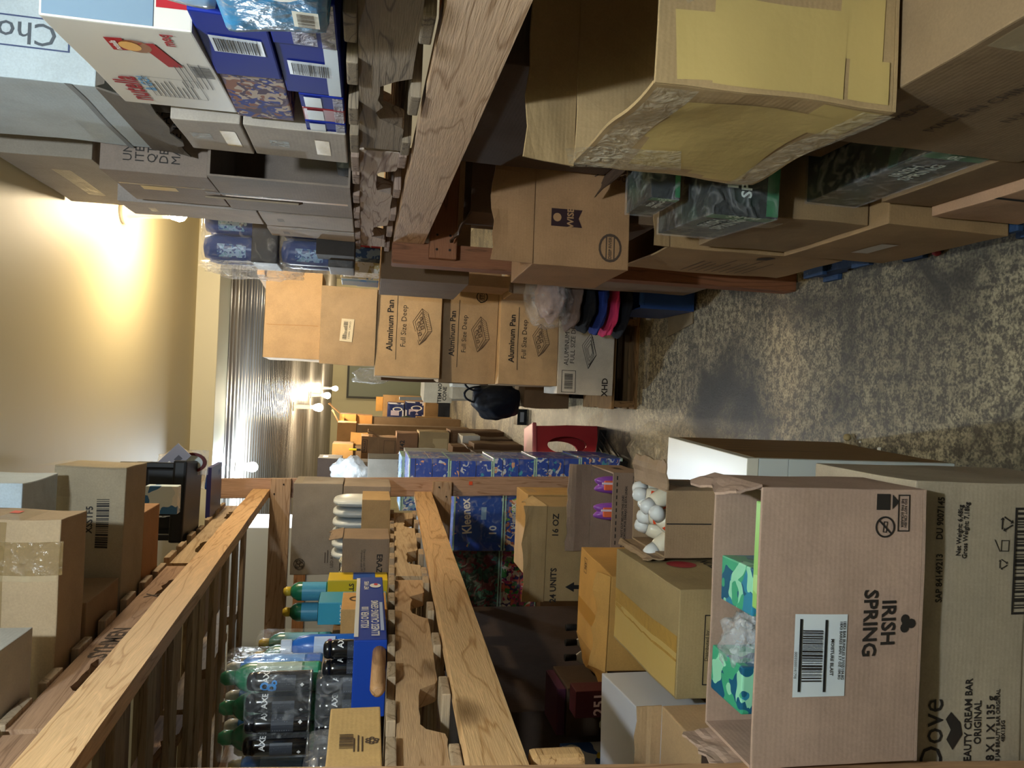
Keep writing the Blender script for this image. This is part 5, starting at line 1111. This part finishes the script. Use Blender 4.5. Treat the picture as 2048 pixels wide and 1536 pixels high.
# jumble of small packets past the pallet end
rn = random.Random(5)
cols = ('d8d4cc', '3a5a8a', 'c2424a', 'b9a87a', '8aa0b8', 'e3dccb', '5a6a7a', 'c9b070')
for k in range(10):
    x = .44+.055*(k % 3)+rn.uniform(0, .01); y = 3.22+.13*(k//3); z = 1.60
    names = ('white', 'dark blue', 'red and white', 'tan', 'pale blue', 'cream', 'slate', 'gold', 'grey', 'light blue')
    b = wbox('small %s packet standing in the jumble beyond the canister packs, row %s' % (names[k], ('nearest', 'second', 'third', 'farthest')[k//3]), x, x+.045, y, y+.1, 1.57, 1.57+rn.uniform(.08, .17), mat=patches((cols[k % 8], cols[k % 8], cols[(k+3) % 8]), 30, .35, k), name='small_packet', cat='packet', amp=.001, rz=rn.uniform(-8, 8), group=None)
wbox('open box of packets beyond the right rack post', .43, .98, 3.21, 3.80, 1.20, 1.565, '6a543e', amp=.002)
wbox('tall brown carton beyond the right rack post holding the packet box', .80, 1.2, 3.21, 3.85, 0, 1.195, '5f4a36', amp=.002)
wbox('dark carton between the pallet end and the packet jumble', .45, .80, 2.82, 2.93, 1.665, 1.80, '3a3532', amp=.001)
o = slab('timber_stub', None, -.02, .02, -.2, .2, 0, .04, FIR, .002, loc=(.57, 4.62, 2.182)); o.rotation_euler = (0, 0, .1); tag(o, 'short timber stub sticking out beside the topmost stack carton', 'timber')
# ================================================================== RIGHT, BELOW THE BEAM
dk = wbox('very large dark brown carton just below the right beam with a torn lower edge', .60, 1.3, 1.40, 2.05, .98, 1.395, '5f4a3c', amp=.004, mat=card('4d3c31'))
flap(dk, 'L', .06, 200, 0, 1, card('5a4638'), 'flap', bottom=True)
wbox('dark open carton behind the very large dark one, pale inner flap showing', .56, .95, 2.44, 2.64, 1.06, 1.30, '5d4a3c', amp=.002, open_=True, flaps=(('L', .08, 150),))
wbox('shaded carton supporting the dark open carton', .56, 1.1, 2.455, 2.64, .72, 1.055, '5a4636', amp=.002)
tp = wbox('big battered carton patched with yellow tape, open top, nearest on the right', .42, .98, .975, 1.39, .88, 1.24, 'a88d66', amp=.012, open_=True, seed=9, flaps=(('B', .10, 75), ('R', .2, 95)), rz=0)
w, d, h, _, _ = DIM[tp.name]
YT = plain('bba368', .42, bump=.25, bs=14)
for u, v, a, b_, rot in ((.35, .55, .17, .16, 4), (.62, .62, .14, .13, -3), (.45, .30, .30, .10, 2), (.80, .45, .07, .26, 0), (.20, .25, .12, .07, 8), (.86, .16, .10, .09, 0)): put(tp, 'L', rectg(a, b_, 8), u, v, YT, 'yellow_tape', rot, .001+.0007*((u*7) % 1))
for u, v, a, b_, rot in ((.12, .50, .12, .20, 0), (.10, .76, .09, .12, 5), (.30, .16, .2, .07, 0), (.07, .12, .06, .06, 0)): put(tp, 'F', rectg(a, b_, 8), u, v, YT, 'yellow_tape', rot, .001+.0007*((v*7) % 1))
for u, v, a, b_, rot in ((.18, .80, .12, .20, 20), (.5, .9, .4, .06, 0), (.5, .08, .4, .05, -3)): put(tp, 'L', rectg(a, b_, 10), u, v, film(.25, 'f0e4c8', .12, 1.2, 30), 'clear_tape', rot, .003)
put(tp, 'F', rectg(.08, .4, 10), .45, .5, film(.2, 'f0e4c8', .12, 1.2, 30), 'clear_tape', 35, .003)
lb_ = wbox('wide stencilled carton directly under the battered taped one', .455, 1.05, .76, 1.215, .445, .872, '806a50', amp=.005, seed=3)
put(lb_, 'L', text('MADE IN CHINA', .03), .45, .62, INKB); put(lb_, 'L', text('N.W.  G.W.', .028), .5, .42, INKB); put(lb_, 'L', text('MEAS', .028), .35, .82, INKB); tape(lb_, 'L', .06, .4, .9, .5, TAPEC)
put(lb_, 'F', rectg(.4, .06), .5, .08, plain('a8762c', .4), 'orange_tape')
GRN = plain('0f1e18', .3)
def soap(label, x0, x1, y0, y1, z0, z1, rz=0, rx=0):
    b = wbox(label, x0, x1, y0, y1, z0, z1, mat=patches(('0d1512', '0d1512', '12251c', '0d1512', '1d3a2a'), 14, .22, int(y0*10)), name='soap_pack', cat='soap pack', amp=.001, rz=rz, rx=rx, group='green and black soap packs')
    w, d, h, _, _ = DIM[b.name]
    put(b, 'L', rectg(d*.14, h*.98, 2), .93, .5, plain('1f6a3f', .3), 'green_end'); put(b, 'L', text('20\nBARS', h*.22, True), .93, .5, plain('c8dccc'), off=.0025, rot=90)
    put(b, 'L', text('IRISH\nSPRING', h*.27, True), .66, .55, plain('c8d2cc')); put(b, 'F', rectg(w*.98, h*.18, 2), .5, .1, plain('1f6a3f', .3), 'green_band'); put(b, 'F', text('IRISH\nSPRING', h*.22, True), .3, .6, plain('c8d2cc'))
    bm = bmesh.new(); bmbox(bm, -w/2-.004, w/2+.004, -d/2-.004, d/2+.004, .001, h+.004, .004); link('shrink_wrap', tomesh(bm), film(.06), b)
    return b
soap('soap pack tucked beneath the battered carton, farthest one', .46, .74, 1.70, 1.88, .90, .97)
soap('soap pack jutting out below the battered carton, silvery underside', .42, .75, 1.60, 1.93, .70, .86, rz=-3)
soap('long soap pack under the stencilled carton, 20 bars end', .47, .85, 1.22, 1.66, .47, .60)
soap('dark soap pack at the right frame edge under the stencilled carton', .47, .85, .80, 1.20, .335, .44)
wbox('thin brown carton behind the farthest soap pack', .55, .95, 1.42, 1.575, .62, .868, '6f5a44', amp=.002)
b = wbox('brown carton holding up the jutting soap pack', .43, .86, 1.667, 2.05, .43, .695, '8f7656', amp=.004); tape(b, 'L', .06, .06, .8, .85, TAPEC)
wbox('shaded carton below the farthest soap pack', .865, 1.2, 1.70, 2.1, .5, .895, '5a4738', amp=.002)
ws = wbox('brown snack chips carton tilted towards the aisle, grape sun and river emblems', .345, .70, 2.10, 2.42, .885, 1.165, 'a07a56', amp=.003, rz=2, flaps=(('F', .12, 97),), seed=4)
w, d, h, _, _ = DIM[ws.name]
put(ws, 'F', poly([(-.045, -.025), (.045, -.025), (.034, 0), (.045, .025), (-.045, .025)]), .38, .66, plain('2e1c20', .5), 'dark_pennant', rot=-90); put(ws, 'F', text('WISE', .026, True), .38, .62, plain('a07a56'), off=.0022); put(ws, 'F', discg(.012), .38, .76, plain('a07a56'), 'printed_owl', off=.0022)
put(ws, 'F', join(ringg(.022, .018, 16), *[mv(rectg(.003, .022), .036*math.cos(a), .036*math.sin(a), a-math.pi/2) for a in (.4, 1.0, 1.57, 2.1, 2.7)]), .80, .24, INKB, 'printed_sun'); put(ws, 'F', text('Corona\nCosecha', .018), .80, .10, INKB)
put(ws, 'F', join(ringg(.034, .028, 18, 1.2), frame2(.07, .026, .003), text('DEEP RIVER', .012, True)), .17, .2, INKB, 'printed_emblem')
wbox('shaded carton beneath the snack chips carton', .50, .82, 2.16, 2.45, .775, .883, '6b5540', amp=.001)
wbox('open topped worn carton with side printing on the floor beside the right post', .43, .82, 2.11, 2.50, .20, .76, 'a4855f', amp=.006, open_=True, seed=12, flaps=(('F', .05, 100),))
b = [o for o in COL.objects if o.get('label', '').startswith('open topped worn')][0]
put(b, 'L', linesg(.26, 9, .028, .004, 9), .45, .45, INKB, 'fine_print'); put(b, 'L', mv(discg(.03, 5), 0, 0), .85, .4, INKB, 'printed_star')
o = blob('black_bag', None, (.52, 2.0, .80), (.10, .09, .10), plain('17140f', .5, bump=.4), 111, .2, 2, 4, folds=5) if 0 else None
b = wbox('brown carton with white shipping label below the jutting soap pack', .42, .86, 1.60, 2.06, .10, .425, '9a7c58', amp=.004); put(b, 'L', rectg(.13, .05, 3), .45, .55, plain('c2b8ac', .5), 'shipping_label')
b = wbox('pinkish carton with a dark slot, lower right by the floor', .44, .86, 1.22, 1.575, .10, .335, 'b08c70', amp=.004); put(b, 'T', rectg(.01, .1), .1, .6, BLACK, 'slot'); put(b, 'L', rectg(.012, .08), .55, .85, BLACK, 'slot')
wbox('thin board on the pinkish slotted carton', .46, .84, 1.23, 1.57, .338, .468, '7c6448', amp=.002)
b = wbox('pinkish carton with a red stripe at the lower right frame edge', .44, .9, .78, 1.20, .10, .33, 'b58f72', amp=.002); put(b, 'L', rectg(.26, .035, 3), .72, .25, plain('a01f20', .5), 'red_stripe'); put(b, 'L', text('FRAGILE', .02), .3, .4, INKB)
pallet('low blue painted pallet on the floor under the right hand cartons', .445, .75, 0, .9, 1.75, plain('2a3f63', .7, bump=.4), plain('2c4468', .7, bump=.4), 0, 21, sth=.06, nd=.03)
# floor litter
for i, (x, y, c, r3, lb) in enumerate(((1762, 898, 'ddd6c4', .007, 'larger white pellet on the floor beside the cabinet'), (1722, 884, 'e3dccc', .004, 'smaller white pellet on the floor beside the cabinet'), (1775, 522, 'cfcac0', .006, 'white scrap on the floor near the right cartons'), (1460, 700, 'b9b2a0', .003, 'tiny pale crumb in the middle of the concrete floor'), (1700, 875, 'a8946a', .012, 'tan fluff tuft on the floor beside the cabinet'), (1880, 505, 'a03a40', .012, 'red scrap near the right floor edge'))):
    p = at(x, y, 2, 0); o = blob('floor_scrap', None, (p.x, p.y, r3*.9), (r3, r3, r3), plain(c, .7), 120+i, .3, 3, 2); tag(o, lb, 'litter')
# printing that sits on a label or panel belongs to that label or panel
SUB = {'paper_label': ('printed_barcode', 'printed_bar'), 'paper_sticker': ('printed_barcode',), 'white_label': ('printed_barcode',), 'white_sticker': ('printed_barcode',), 'label_panel': ('fine_print',),
       'fine_print_panel': ('fine_print',), 'blue_panel': ('printed_lettering', 'pale_panel'), 'dark_pennant': ('printed_owl',), 'grey_card': ('printed_barcode',), 'front_rail': ()}
for r_ in [o for o in COL.objects if o.parent is None and o.children]:
    ch = list(r_.children)
    for c in ch:
        base = c.name.split('.')[0]
        if base in SUB:
            for k in ch:
                if k is not c and k.parent is r_ and k.name.split('.')[0] in SUB[base] and k.location.length == c.location.length: k.parent = c
